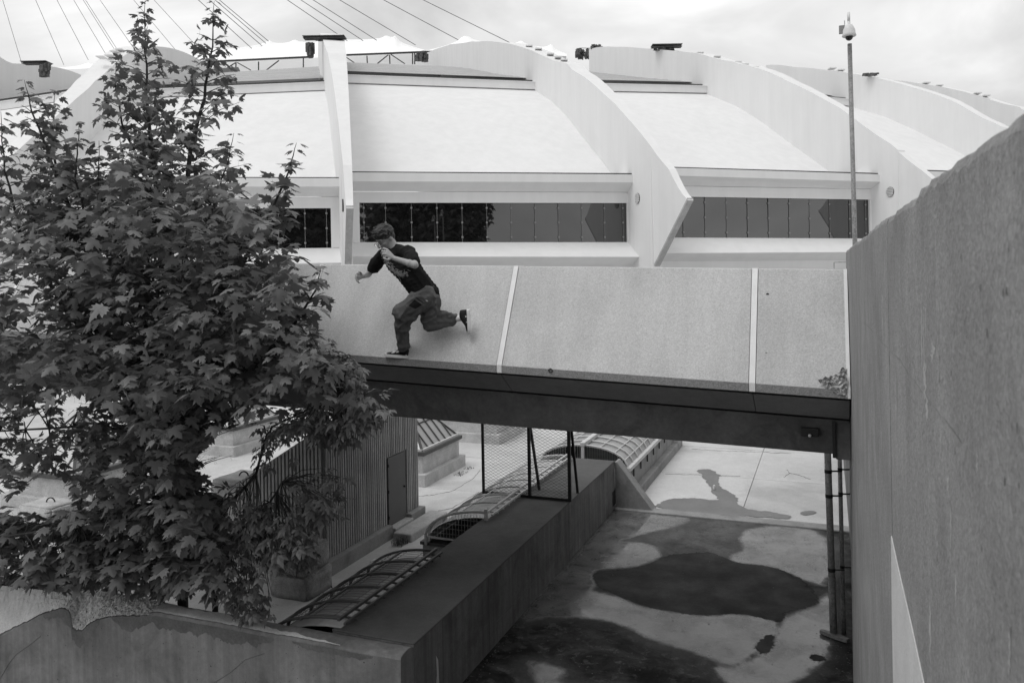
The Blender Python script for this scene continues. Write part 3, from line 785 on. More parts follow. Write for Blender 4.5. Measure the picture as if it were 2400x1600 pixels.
def pyramid(label, u1, v0, s=2.36, zt=2.05):
    u0, v1 = u1 - s, v0 + s
    t = thing("pyramid_skylight", ((u0 + u1) / 2, (v0 + v1) / 2, 0), label, "skylight", "pyramid skylights in the courtyard")
    box("base_step", (u0, v0, -.05), (u1, v1, .30), M_LIGHTBLK, t, .02)
    box("kerb", (u0 + .13, v0 + .13, .29), (u1 - .13, v1 - .13, .74), M_LIGHTBLK, t, .015)
    box("kerb_cap", (u0 + .06, v0 + .06, .742), (u1 - .06, v1 - .06, .84), M_FRAME, t, .008)
    c = np.array([(u0 + u1) / 2, (v0 + v1) / 2, zt])
    q = [np.array([u0 + .16, v0 + .16, .84]), np.array([u1 - .16, v0 + .16, .84]), np.array([u1 - .16, v1 - .16, .84]), np.array([u0 + .16, v1 - .16, .84])]
    for i in range(4):
        a, b = q[i], q[(i + 1) % 4]
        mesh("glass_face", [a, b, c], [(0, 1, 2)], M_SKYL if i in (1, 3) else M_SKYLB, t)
        MB().bar(a, c, .06).build("hip_bar", M_FRAME, t)
        MB().bar(a + np.array([0, 0, .02]), b + np.array([0, 0, .02]), .06).build("sill_bar", M_WRAIL, t)
        n = np.cross(b - a, c - a); n /= np.linalg.norm(n)
        for k in (1, 2, 3, 4, 5):
            f = k / 6
            st = a + (b - a) * f
            e_ = (c - (a + b) / 2) * (1 - abs(2 * f - 1))
            MB().bar(st + n * .012, st + e_ * .98 + n * .012, .032).build("glazing_bar", M_FRAME, t)
        p0, p1 = a + (c - a) * .45, b + (c - b) * .45
        MB().bar(p0 + n * .012, p1 + n * .012, .03).build("glazing_bar", M_FRAME, t)
    return t
pyramid("pyramid skylight on a pale kerb just right of the ribbed building", -9.3, 17.44)
pyramid("farther pyramid skylight seen behind the mesh screen", -9.4, 22.45)
pyramid("pyramid skylight with dark sill glimpsed through the maple's lower leaves", -15.75, 12.9)
pyramid("pyramid skylight glimpsed high through the leaf gap at left", -16.2, 18.6)

# ------------------------------------------------------------------ ribbed concrete shed
SH = thing("ribbed_building", (-9.3, 13.5, 0), "ribbed grey concrete stair shed with a plain steel door and sloping top", "building")
pol = [(-8.3, 0), (-8.3, 2.52), (-8.45, 2.52), (-10.2, 1.46), (-10.2, 0)]
MB().loft([[(u, 11.8, z) for u, z in pol], [(u, 15.2, z) for u, z in pol]]).build("wall", M_GROOVE, SH)
fr = bpy.data.meshes.new("rib")
rb = bmesh.new(); bmesh.ops.create_cube(rb, size=1.0); rb.to_mesh(fr); rb.free(); fr.materials.append(M_RIBBED)
def ribobj(c, sx, sy, sz):
    o = bpy.data.objects.new("rib", fr); COL.objects.link(o)
    o.matrix_basis = Matrix.Translation(Vector(c)) @ Matrix.Diagonal((sx, sy, sz, 1)); attach(o, SH)
nr = 46
D0, D1 = 13.93, 14.62
for i in range(nr):
    v = 11.84 + (15.16 - 11.84) * i / (nr - 1)
    zb = .26
    if D0 - .03 < v < D1 + .03: zb = 1.60
    ribobj((-8.285, v, (2.52 + zb) / 2), .045 + random.uniform(-.006, .006), .046, 2.52 - zb)
nl = 24
for i in range(nl):
    u = -8.36 - (10.16 - 8.36) * i / (nl - 1)
    zt = 2.52 if u > -8.45 else 2.52 - (-8.45 - u) * 1.06 / 1.75
    ribobj((u, 11.79, (zt - .02 + .24) / 2), .045, .05 + random.uniform(-.006, .006), zt - .02 - .24)
box("plinth", (-8.32, 11.70, -.05), (-8.15, 13.9, .255), M_PLINTH, SH, .015)
box("plinth", (-10.2, 11.69, -.05), (-8.325, 11.86, .25), M_PLINTH, SH, .015)
box("plinth", (-8.32, 14.66, -.05), (-8.15, 15.28, .255), M_PLINTH, SH, .015)
dr = box("door", (-8.32, D0, .20), (-8.262, D1, 1.57), M_DOOR, SH, .006)
for z in (.38, .9, 1.42): box("hinge", (-8.268, D0 - .012, z - .03), (-8.245, D0 + .012, z + .03), M_STEEL, dr)
MB().tube([(-8.262, D1 - .07, .86), (-8.225, D1 - .07, .86)], .022, 10).build("knob", M_STEEL, dr, True)
box("door_sill", (-8.32, 13.905, -.05), (-8.1, 14.655, .19), M_LIGHTBLK, SH, .02)

st = box("kerb_stone", (-8.08, 13.75, -.02), (-7.66, 15.35, .16), M_LIGHTBLK, None, .03)
tag(st, "low pale concrete kerb block on the ground before the steel door", "block")

def old_block(label, u0, u1, v0, v1, z0, z1, material=M_BLOCK, loop=False, cat="block", group=None, seed=0, rough=.02):
    t = thing("concrete_block", ((u0 + u1) / 2, (v0 + v1) / 2, z0), label, cat, group)
    bm = bmesh.new(); bmesh.ops.create_cube(bm, size=1.0)
    bmesh.ops.bevel(bm, geom=bm.edges[:], offset=.05, segments=2, affect='EDGES')
    bmesh.ops.subdivide_edges(bm, edges=bm.edges[:], cuts=3, use_grid_fill=True)
    for v in bm.verts:
        p = Vector(((u0 + u1) / 2 + v.co.x * (u1 - u0), (v0 + v1) / 2 + v.co.y * (v1 - v0), (z0 + z1) / 2 + v.co.z * (z1 - z0)))
        w = mnoise.noise_vector(p * 3.1 + Vector((seed, 0, 0))) * rough + mnoise.noise_vector(p * 9 + Vector((seed, 5, 0))) * rough * .5
        v.co = p + w
    me = bpy.data.meshes.new("block_body"); bm.to_mesh(me); bm.free()
    link("block_body", me, material, t, True)
    if loop:
        c = np.array([(u0 + u1) / 2, (v0 + v1) / 2, z1])
        pts = [c + np.array([.085 * math.cos(a), .03 * math.cos(a), .10 * math.sin(a) - .01]) for a in np.linspace(0, math.pi, 13)]
        MB().tube(pts, .014, 8).build("lifting_loop", M_STEEL, t, True)
    return t
old_block("weathered concrete block at the bottom of the stack of two by the ribbed shed", -8.62, -7.88, 10.68, 11.42, -.01, .375, seed=1)
old_block("weathered concrete block on top of the stack of two by the ribbed shed", -8.70, -7.92, 10.66, 11.40, .395, .80, seed=5)
q = onz(555, 1121, 1.36)
old_block("tall pale concrete block with lifting loop behind the sloping ribbed wall", q[0] - .45, q[0] + .45, q[1] - .25, q[1] + .65, 0, 1.36, M_LIGHTBLK, True, seed=8, rough=.01)
q = onz(110, 1180, .62)
old_block("low pale concrete block with a lifting loop before the left pyramid skylight", q[0] - .55, q[0] + .45, q[1] - .25, q[1] + .5, 0, .62, M_LIGHTBLK, True, seed=11, rough=.01)
q = onz(230, 1140, .7)
old_block("pale concrete block half hidden by maple leaves right of the left pyramid", q[0] - .4, q[0] + .5, q[1], q[1] + .7, 0, .7, M_LIGHTBLK, False, seed=14, rough=.01)
q = onz(660, 1500, 0)
old_block("small dark concrete footing beside the nearest vaulted skylight", -7.25, -6.85, 9.1, 9.35, 0, .16, M_DAMP, False, seed=17, rough=.006)

# ------------------------------------------------------------------ litter and weeds
dq = onz(1958, 1497, .03)
d = thing("broken_plank", (dq[0], dq[1], 0), "broken plank lying on the ramp beside the right wall", "plank")
ca, sa = math.cos(-.5), math.sin(-.5)
ring = lambda k, w: [np.array([dq[0] - .02 + k * ca - j * sa * w, dq[1] + .1 + k * sa + j * ca * w, h]) for j, h in ((-.05, .01), (.05, .01), (.055, .055), (-.045, .06))]
MB().loft([ring(-.20, .7), ring(-.08, 1), ring(.1, 1.05), ring(.21, .8)]).build("board", M_BLOCK, d, bevel=.006)
q = onz(1674, 1147, .0)
bb = MB().loft([[(q[0] + .028 * math.cos(a), q[1] + .028 * math.sin(a), z) for a in np.linspace(0, 2 * math.pi, 13)[:-1]] for z in (.012, .05, .1, .105)]).build("drink_can", M_LAMPW, None, bevel=.004)
tag(bb, "small white can standing in the damp stain on the bright pavement", "can")
q = onz(868, 1316, .01); q2 = onz(880, 1311, .01)
o = MB().bar((q[0], q[1], .014), (q2[0], q2[1], .014), .02).build("paper_strip", M_SEAL)
tag(o, "thin white strip of litter on the ground by the shed plinth", "litter")
def weeds(label, spots, h, nbl, seed):
    r = random.Random(seed); m = MB()
    for (x, y) in spots:
        c = onz(x, y, 0)
        for _ in range(nbl):
            b = c + np.array([r.uniform(-.12, .12), r.uniform(-.12, .12), 0]); a = r.uniform(0, 6.28); l = h * r.uniform(.5, 1.1)
            tip = b + np.array([math.cos(a) * l * .6, math.sin(a) * l * .6, l]); mid = b + np.array([math.cos(a) * l * .2, math.sin(a) * l * .2, l * .65])
            s = np.array([-math.sin(a), math.cos(a), 0]) * .006
            m.add([b - s, b + s, mid + s, mid - s, tip], [(0, 1, 2, 3), (3, 2, 4)])
    o = m.build("weeds", M_GRASS)
    return tag(o, label, "weeds", kind="stuff")
weeds("tufts of dry weeds against the kerb block below the shed door", [(945, 1272), (955, 1265), (935, 1277), (1000, 1232), (1010, 1228)], .16, 45, 3)
weeds("dry weeds along the joint before the pyramid skylight", [(1085, 1108), (1075, 1113), (1100, 1098), (760, 1380), (745, 1395)], .05, 30, 4)

# ------------------------------------------------------------------ camera pole
PB = atf(2004, 575, 19.5)
CP = thing("camera_pole", (PB[0], PB[1], 0), "tall steel pole with a dome security camera rising behind the right wall", "camera pole")
zt = atf(1990, 55, 19.5)
top = np.array([zt[0], zt[1], zt[2]])
bot = np.array([PB[0] + .17, PB[1], 0]) if False else np.array([PB[0] + (PB[0] - top[0]) * 1.05, PB[1] + (PB[1] - top[1]) * 1.05, 0])
MB().tube([bot, bot + (top - bot) * .5, bot + (top - bot) * .955], [.062, .056, .052], 16).build("pole", M_POLE, CP, True)
hc = atf(1990, 78, 19.3)
prof = [(0, .30), (.03, .30), (.035, .21), (.06, .20), (.10, .16), (.135, .08), (.15, -.02), (.165, -.07), (.15, -.085), (0, -.085)]
MB().loft([[(hc[0] + r * math.cos(a), hc[1] + r * math.sin(a), hc[2] + z) for a in np.linspace(0, 2 * math.pi, 25)[:-1]] for r, z in [(max(r, .004), z) for r, z in prof]]).build("camera_housing", M_CAMW, CP, True)
m = MB().loft([[(hc[0] + .092 * math.cos(b) * math.cos(a), hc[1] + .092 * math.cos(b) * math.sin(a), hc[2] - .085 - .1 * math.sin(b)) for a in np.linspace(0, 2 * math.pi, 21)[:-1]] for b in np.linspace(0, 1.5, 8)])
m.build("smoked_dome", M_BLACKGL, CP, True)
m = MB(); m.tube([hc + np.array([0, 0, .28]), hc + np.array([0, 0, .42]), hc + np.array([.0, .06, .50]), hc + np.array([0, .18, .50]), top + np.array([0, .05, -.15])], .032, 10)
m.build("bracket_arm", M_CAMW, CP, True)
rr = np.array([RGT[0], RGT[1], 0])
for dx, w, zz0, zz1 in ((-.13, .07, .02, .22), (.07, .05, .1, .24)):
    c = hc + rr * dx + FWD * .12
    MB().bar(c + np.array([0, 0, zz0]), c + np.array([0, 0, zz1]), w, .12).build("junction_box", M_CAMG, CP, bevel=.008)
MB().bar(hc - rr * .07 + FWD * .08 + np.array([0, 0, .1]), hc - rr * .07 + FWD * .08 + np.array([0, 0, .33]), .022).build("conduit", M_GALV, CP)

# grit and dead leaves blown against the foot of the right wall and along the ramp wall
gm = MB(); rg0 = random.Random(77)
for _ in range(900):
    if rg0.random() < .6: u, v = .2 - abs(rg0.gauss(0, .16)), rg0.uniform(6.5, 16.5)
    elif rg0.random() < .6: u, v = -4.44 + abs(rg0.gauss(0, .09)), rg0.uniform(8, 17)
    else: u, v = rg0.uniform(-4.3, .1), rg0.uniform(8, 17)
    r_ = rg0.uniform(.004, .016); a_ = rg0.uniform(0, 6.28)
    gm.add([(u + r_ * math.cos(a_ + k), v + r_ * math.sin(a_ + k), .001) for k in (0, 2.1, 4.2)] + [(u, v, r_ * rg0.uniform(.3, 1.0))], [(0, 1, 3), (1, 2, 3), (2, 0, 3)])
tag(gm.build("grit", M_DAMP), "scattered grit and crumbs on the ramp floor along the walls", "grit", kind="stuff")
# ================================================================== THE STADIUM
ST = thing("stadium", (-25, 60, 0), "huge white stadium with curved concrete ribs, dark window bands and a white tent roof", "stadium")
def outd(phi): return -FWD * math.cos(phi) + RGT * math.sin(phi)
PHA, DEL, RAD = math.radians(11.35), math.radians(3.37), 315.0
PA0 = atf(820, 485, 40.0)
CEN = PA0 - RAD * outd(PHA)
def rib_frame(n):
    o = outd(PHA + n * DEL); P = CEN + RAD * o
    if n == 0: o = outd(math.radians(13.6))
    return np.array([P[0], P[1], 0.0]), o
def planehit(x, y, P, o):
    nrm = np.array([-o[1], o[0], 0]); d = ray(x, y); t = ((P - CAM) @ nrm) / (d @ nrm); X = CAM + d * t
    return -((X - P) @ o), X[2]
def thick(s): return min(2.3, .36 + .05 * s)
RIBPX = {
    1: [(1620, 467), (1576, 397), (1510, 309), (1454, 243), (1393, 187), (1347, 150), (1246, 112), (1178, 99), (1127, 99), (1076, 105), (1025, 122), (990, 142)],
    2: [(2245, 455), (2170, 402), (2095, 337), (1978, 253), (1861, 192), (1782, 159), (1735, 146), (1651, 126), (1562, 117), (1464, 112), (1400, 118)],
    3: [(2343, 290), (2240, 236), (2142, 203), (2058, 182), (1978, 168), (1880, 159), (1814, 155)],
    4: [(2440, 268), (2399, 252), (2273, 217), (2165, 197), (2080, 190)],
    -1: [(143, 245), (200, 190), (275, 124), (330, 109), (378, 114), (423, 131), (468, 157)],
    -2: [(-60, 152), (0, 149), (60, 152), (120, 161), (165, 176)],
}
PROF = {}
for n in (1, 2, 3, 4, -1, -2):
    P, o = rib_frame(n)
    pr = [planehit(x, y, P, o) for x, y in RIBPX[n]]
    pr = [q for q in pr if q[0] < 220 and q[0] > -1]
    PROF[n] = pr
base = PROF[1]
PROF[0] = [(0.0, CZ + 3.40)] + [(s, z) for s, z in base[1:]]
def complete(n):
    pr = sorted(PROF[n])
    if pr[0][0] > 1.0:
        if n < 0:
            return [0.0, 4.0, 8.5] + [q[0] for q in pr], [CZ + 3.5, CZ + 5.6, CZ + 8.2] + [q[1] for q in pr]
        dz = pr[0][1] - np.interp(pr[0][0], [q[0] for q in base], [q[1] for q in base])
        pr = [(max(s, 0.0), z + dz * (s / pr[0][0])) for s, z in base if s < pr[0][0] - .5] + pr
    else: pr[0] = (0.0, pr[0][1])
    # densify
    ss = [q[0] for q in pr]; zz = [q[1] for q in pr]
    tt = np.array(ss)
    return ss, zz
sb_, zb_ = planehit(1540, 622, *rib_frame(1))
def rib_point(n, s, z, side):
    P, o = rib_frame(n); r = np.array([-o[1], o[0], 0]); r = r if r @ RGT > 0 else -r
    q = P - o * s + r * side; return np.array([q[0], q[1], z])
RIBOBJ = {}
def catmull(ss, zz, k=4):
    out = []
    m = len(ss)
    for i in range(m - 1):
        p0 = np.array((ss[max(i - 1, 0)], zz[max(i - 1, 0)])); p1 = np.array((ss[i], zz[i])); p2 = np.array((ss[i + 1], zz[i + 1])); p3 = np.array((ss[min(i + 2, m - 1)], zz[min(i + 2, m - 1)]))
        for j in range(k):
            t = j / k
            q = .5 * (2 * p1 + (p2 - p0) * t + (2 * p0 - 5 * p1 + 4 * p2 - p3) * t * t + (-p0 + 3 * p1 - 3 * p2 + p3) * t ** 3)
            out.append((float(p1[0] + (p2[0] - p1[0]) * t), float(np.interp(p1[0] + (p2[0] - p1[0]) * t, [p1[0], p2[0]], [p1[1], p2[1]]) * .0 + q[1])))
    out.append((ss[-1], zz[-1])); return out
for n in (-2, -1, 0, 1, 2, 3, 4):
    ss, zz = complete(n)
    pts = catmull(ss, zz)
    zbeak = pts[0][1]
    cols = []
    for s, z in pts:
        if s < sb_:
            zb = zbeak - .02 + (zb_ - zbeak) * (s / sb_) if s > 0 else zbeak - .05
        else: zb = -.5
        cols.append((s, z, zb))
    cols.append((sb_ - .001, float(np.interp(sb_, ss, zz)), zb_)); cols.append((sb_ + .001, float(np.interp(sb_ + .002, ss, zz)), -.5))
    cols.sort()
    rings = []
    for s, z, zb in cols:
        t = thick(s) / 2; tb = .18 if s <= sb_ - .0005 else t
        rings.append([rib_point(n, s, zb, -tb), rib_point(n, s, z, -t), rib_point(n, s, z, t), rib_point(n, s, zb, tb)])
    RIBOBJ[n] = MB().loft(rings).build("roof_rib", M_WHITE, ST)
    # bare concrete strip under the beak
    m = MB().loft([[rib_point(n, s, zbeak + (zb_ - zbeak) * (s / sb_) - d, sd) for sd, d in ((-.185, .06), (.185, .06), (.185, -.10), (-.185, -.10))] for s in (.02, sb_ * .5, sb_)])
    m.build("beak_underside", M_RIBEND, RIBOBJ[n])
    # round vent grille on both sides
    for sg in (-1, 1):
        P, o = rib_frame(n)
        vs_, vz = (3.35, CZ + 4.05) if n != 0 else (3.0, CZ + 3.75)
        tt = (thick(vs_) / 2 + .03) * sg
        c = rib_point(n, vs_, vz, tt); ax = np.array([o[0], o[1], 0])
        if n == 1 and sg == -1: vs_, vz = planehit(1506, 465, *rib_frame(1)); c = rib_point(n, vs_, vz, tt)
        if n == 2 and sg == -1: vs_, vz = planehit(2095, 450, *rib_frame(2)); c = rib_point(n, vs_, vz, tt)
        tt = (thick(vs_) / 2 + .03) * sg; c = rib_point(n, vs_, vz, tt); R_ = .34
        rr_ = np.array([-o[1], o[0], 0]); rr_ = rr_ if rr_ @ RGT > 0 else -rr_
        disc = [c + R_ * (math.cos(a) * ax + math.sin(a) * ZUP) for a in np.linspace(0, 2 * math.pi, 25)[:-1]]
        m = MB(); m.loft([[p - rr_ * .10 * sg for p in disc], [p + rr_ * .01 * sg for p in disc]])
        vo = m.build("vent", M_DARKGAP, RIBOBJ[n])
        m = MB()
        for k in np.linspace(-.26, .26, 6):
            h = math.sqrt(R_ ** 2 - k ** 2)
            m.bar(c + k * ax - h * ZUP + rr_ * .02 * sg, c + k * ax + h * ZUP + rr_ * .02 * sg, .03)
            m.bar(c + k * ZUP - h * ax + rr_ * .02 * sg, c + k * ZUP + h * ax + rr_ * .02 * sg, .03)
        m.build("vent_grille", M_LEDGE, RIBOBJ[n])

# roof surface profile, measured where it meets the rib right of the middle bay
ROOF = [planehit(x, y, *rib_frame(1)) for x, y in [(1455, 405), (1420, 362), (1382, 316), (1348, 272), (1314, 238), (1272, 211)]]
STRIP = [planehit(x, y, *rib_frame(1)) for x, y in [(1256, 184), (1200, 166), (1120, 153), (1060, 149)]]
STRIP = [STRIP[0]] + [(s, z - .45) for s, z in STRIP[1:]]
STRIP.append((STRIP[-1][0] + 8, STRIP[-1][1] - 1.5))
RS, RZ = [q[0] for q in ROOF], [q[1] for q in ROOF]
def rib_cz(n):  # vertical scale correction so the roof stays just below each rib's own edge
    ss, zz = complete(n); b = complete(1)
    return lambda s: float(np.interp(s, ss, zz) - np.interp(s, *b))

def solve_z(X, yt):
    a = proj((X[0], X[1], 0.0))[1]; b = proj((X[0], X[1], 10.0))[1]
    return 10.0 * (yt - a) / (b - a)

BAYS = {
    0: dict(dz=-.6, l=-1, r=0, xl=-60, xr=772, rows=dict(gap=(415, 416.5), e0=(416, 418), e1=(438, 437.5), s1=(462, 460.5), b1=(491, 488), w1=(590, 581), f1=(628, 616), u1=(655, 642))),
    1: dict(l=0, r=1, xl=842, xr=1470, rows=dict(gap=(403, 407), e0=(404.5, 409), e1=(425, 427.5), s1=(448.5, 450.5), b1=(475, 476), w1=(568, 567.5), f1=(601, 602), u1=(624, 625))),
    2: dict(l=1, r=2, xl=1625, xr=2040, rows=dict(gap=(393.5, 406), e0=(395, 408), e1=(413, 425.5), s1=(436, 443), b1=(461.5, 468), w1=(557, 559), f1=(593, 590.5), u1=(612, 610))),
    3: dict(l=2, r=3, xl=2250, xr=2640, rows=dict(gap=(402, 416), e0=(404, 418), e1=(420, 434), s1=(441, 452), b1=(464, 474), w1=(555, 560), f1=(585, 588), u1=(605, 608))),
    -1: dict(l=-2, r=-1, xl=-1000, xr=-140, rows=dict(gap=(415, 415), e0=(416, 416), e1=(438, 438), s1=(462, 462), b1=(491, 491), w1=(590, 590), f1=(628, 628), u1=(655, 655))),
}
SW = {0: 7.4, 1: 8.0, 2: 7.0}
for bn, B in BAYS.items():
    L_, R_ = B['l'], B['r']
    tl = rib_point(L_, SW.get(L_, 7.5), 0, 0); tr = rib_point(R_, SW.get(R_, 7.5), 0, 0)
    along = (tr - tl) / np.linalg.norm(tr - tl); nrm = np.array([along[1], -along[0], 0.0])
    if nrm @ FWD > 0: nrm = -nrm
    def plan(n, off):  # where the facade line, moved outward by off, meets the rib plane
        P, o = rib_frame(n)
        A = np.array([[along[0], o[0]], [along[1], o[1]]]); q = tl + nrm * off
        k = np.linalg.solve(A, (P - q)[:2]); return q + along * k[0]
    def pt(side, off, row, dz=0.0):
        X = plan(L_ if side == 0 else R_, off)
        x = proj((X[0], X[1], CZ + 4))[0]
        yl, yr = B['rows'][row]
        y = yl + (yr - yl) * (x - B['xl']) / (B['xr'] - B['xl'])
        z = solve_z(X, y); return np.array([X[0], X[1], z + dz])
    def beam(name, prof, material, parent=ST):
        return MB().loft([[pt(sd, off, row, dz) for off, row, dz in prof] for sd in (0, 1)]).build(name, material, parent)
    ev = beam("eave", [(-1.2, 'e0', 0), (.95, 'e0', 0), (.95, 'e1', 0), (.18, 's1', 0), (-1.2, 's1', 0)], M_WHITE)
    # soffit in shade is the same concrete; only the dark flashing line on top differs
    beam("flashing", [(.2, 'gap', .03), (.80, 'gap', .02), (.80, 'e0', .006), (.2, 'e0', .006)], M_DARKGAP, ev)
    beam("lintel_beam", [(-.9, 's1', -.02), (.15, 's1', -.02), (.15, 'b1', 0), (-.9, 'b1', 0)], M_WHITE)
    beam("sill", [(-.9, 'w1', 0), (.06, 'w1', 0), (1.7, 'f1', 0), (.55, 'u1', 0), (.55, 'u1', -.6), (-.9, 'u1', -.6)], M_WHITE)
    beam("base_ledge", [(-.9, 'u1', -.62), (.75, 'u1', -.62), (.75, 'u1', -.9), (-.9, 'u1', -.9)], M_WHITE)
    X0, X1 = plan(L_, .2), plan(R_, .2)
    zl_, zr_ = pt(0, .2, 'u1')[2] - .9, pt(1, .2, 'u1')[2] - .9
    MB().loft([[(X[0] - nrm[0] * d, X[1] - nrm[1] * d, z) for d, z in ((0, -.3), (0, zz), (.8, zz), (.8, -.3))] for X, zz in ((X0, zl_), (X1, zr_))]).build("base_wall", M_WHITE, ST)
    # window band: a frame with one pane after another
    npane = 11
    hl = thick(7.5) / 2; inl, inr = (.45 if L_ == 0 else .05), (.45 if R_ == 0 else .05)
    def wp(f, off, k):
        A, C_ = pt(0, off, 'b1' if k else 'w1'), pt(1, off, 'b1' if k else 'w1')
        A2 = A + along * (hl + inl); C2 = C_ - along * (hl + inr)
        return A2 + (C2 - A2) * f
    bk = MB().loft([[wp(f, o_, k) for o_, k in ((-.25, 0), (-.25, 1), (-.9, 1), (-.9, 0))] for f in (0, 1)]).build("window_band", M_DARKGAP, ST)
    for f0, f1 in ((-.034, .001), (.999, 1.034)):
        MB().loft([[wp(f, o_, k) for o_, k in ((.12, 0), (.12, 1), (-.24, 1), (-.24, 0))] for f in (f0, f1)]).build("window_jamb", M_WHITE, bk)
    for i in range(npane):
        f0, f1 = i / npane + .0012, (i + 1) / npane - .0012
        tilt = random.uniform(-.012, .012); tw = random.uniform(-.012, .012)
        q = []
        for (f, k, a) in ((f0, 0, -tilt - tw), (f1, 0, -tilt + tw), (f1, 1, tilt + tw), (f0, 1, tilt - tw)): q.append(wp(f, -.04 + a, k))
        MB().loft([q, [p - nrm * .03 for p in q]]).build("pane", M_GLASS, bk)
    for i in range(npane + 1):
        f = min(max(i / npane, .016), .984)
        a, b = wp(f, .0, 0), wp(f, .0, 1)
        m = MB(); m.bar(a, b, .022, .02)
        for g in (.13, .5, .87):
            c = a + (b - a) * g
            m.loft([[c + along * sx * .055 + ZUP * sz * .055 + nrm * d for sx, sz in ((-1, -1), (1, -1), (1, 1), (-1, 1))] for d in (-.02, .03)])
        m.build("glazing_clamp_rail", M_CLAMP, bk)
    # curved roof shell
    cl, cr = rib_cz(L_), rib_cz(R_)
    k0 = float(pt(1, .3, 'e0')[2] - RZ[0]); kl0 = float(pt(0, .3, 'e0')[2] - RZ[0])
    ns = 22
    def roofp(side, t):
        s = RS[0] + (RS[-1] - RS[0]) * t
        z = float(np.interp(s, RS, RZ)); n_ = L_ if side == 0 else R_
        f = cl if side == 0 else cr
        dz = min(.5, f(s)) if n_ not in (0,) else 0.0
        z += dz * t + B.get('dz', 0.0) * t + (kl0 if side == 0 else k0) * (1 - t) ** 2
        return rib_point(n_, s, z, 0)
    def shell(a, b):
        p0, p1 = roofp(0, b), roofp(1, b); p = p0 + (p1 - p0) * a; return tuple(p)
    grid_sheet("roof_shell", shell, 12, ns, M_WHITE, ST)
    for tj in ():
        p0, p1 = np.array(shell(0, tj)), np.array(shell(1, tj)); MB().bar(p0 + ZUP * .012, p1 + ZUP * .012, .05, .02).build("roof_joint", M_LEDGE, ST)
    # upper ledge, dark gap and sheet-metal strip
    pl, pr_ = roofp(0, 1), roofp(1, 1)
    def ledge(prof): return [[(p - o * ds) + np.array([0, 0, dz]) for ds, dz in prof] for p, o in ((pl, -rib_frame(L_)[1]), (pr_, -rib_frame(R_)[1]))]
    dl = .50
    MB().loft(ledge([(.55, -.10), (.55, dl), (-1.0, dl), (-1.0, -.10)])).build("upper_ledge", M_WHITE, ST)
    MB().loft(ledge([(.62, dl), (.62, dl + .07), (-1.2, dl + .07), (-1.2, dl)])).build("ledge_coping", M_WHITE, ST)
    MB().loft(ledge([(-.2, dl + .07), (-.2, dl + .38), (-1.2, dl + .38), (-1.2, dl + .07)])).build("strip_gutter", M_DARKGAP, ST)
    zoff_l, zoff_r = pl[2] - RZ[-1], pr_[2] - RZ[-1]
    def strip(a, b):
        i = b * (len(STRIP) - 1); j = min(int(i), len(STRIP) - 2); f = i - j
        s = STRIP[j][0] + (STRIP[j + 1][0] - STRIP[j][0]) * f; z = STRIP[j][1] + (STRIP[j + 1][1] - STRIP[j][1]) * f
        p0, p1 = rib_point(L_, s, z + zoff_l, 0), rib_point(R_, s, z + zoff_r, 0)
        return tuple(p0 + (p1 - p0) * a)
    sp = grid_sheet("sheet_metal_roof", strip, 8, 25, M_CORR, ST)
    for b in np.linspace(.06, .62, 9):
        p0, p1 = np.array(strip(0, b)), np.array(strip(1, b)); MB().bar(p0 + ZUP * .02, p1 + ZUP * .02, .05).build("sheet_seam", M_LEDGE, sp)

# white tent roof with its peaks
PEAKS = [(60, 150, 0), (205, 140, 7), (400, 112, 9), (500, 118, 7), (630, 92, 11), (690, 90, 9), (905, 84, 13), (926, 82, 15), (1085, 87, 14), (1098, 88, 11), (1222, 94, 12), (1292, 104, 16)]
def tent_top(x):
    b = np.interp(x, [-100, 60, 150, 250, 400, 600, 700, 800, 880, 960, 1000, 1060, 1120, 1200, 1260, 1330], [158, 156, 158, 150, 132, 107, 101, 93, 93, 108, 119, 104, 98, 104, 111, 128])
    for px_, py_, a in PEAKS:
        b = min(b, b - a * math.exp(-abs(x - px_) / 13.0))
    return b
xs = np.arange(-100, 1331, 6.0)
rows = []
for r in np.linspace(0, 1, 9):
    f = 150 + 40 * r
    row = []
    for x in xs:
        yt = tent_top(x); yb = np.interp(x, [-100, 400, 800, 1120, 1330], [175, 160, 138, 121, 132])
        sag = .35 * math.sin(math.pi * r)
        y = yb + (yt - yb) * (r ** 1.0) + sag * (yb - yt) * .5
        row.append(atf(x, y, f))
    rows.append(row)
rows.append([p + FWD * 30 - ZUP * 9 for p in rows[-1]])
vs_ = [p for row in rows for p in row]; w_ = len(xs)
TENT = mesh("tent_roof", vs_, [(j * w_ + i, j * w_ + i + 1, (j + 1) * w_ + i + 1, (j + 1) * w_ + i) for j in range(len(rows) - 1) for i in range(w_ - 1)], M_TENT, ST, True)
# rim wall and truss below the tent
RIM = mesh("rim_curtain", [atf(-100, 176, 148), atf(560, 143, 148), atf(800, 133, 148), atf(1145, 119, 148), atf(1145, 170, 148), atf(800, 190, 148), atf(560, 200, 148), atf(-100, 220, 148)], [(0, 1, 6, 7), (1, 2, 5, 6), (2, 3, 4, 5)], M_TENT, ST)
def tb(x0, y0, x1, y1, w=.16): MB().bar(atf(x0, y0, 146), atf(x1, y1, 146), w).build("truss_member", M_STEEL, ST)
tb(490, 145, 725, 134, .3); tb(800, 130, 1125, 117, .3)
for t in [(523, 166, 551, 148), (553, 146, 553, 165), (556, 147, 588, 165), (606, 145, 606, 165), (624, 165, 654, 142), (711, 137, 711, 164), (806, 134, 806, 150), (809, 133, 834, 150), (860, 131, 861, 150), (884, 150, 910, 129), (913, 129, 914, 150), (916, 128, 949, 150), (967, 122, 967, 151), (972, 122, 972, 151)]: tb(*t)

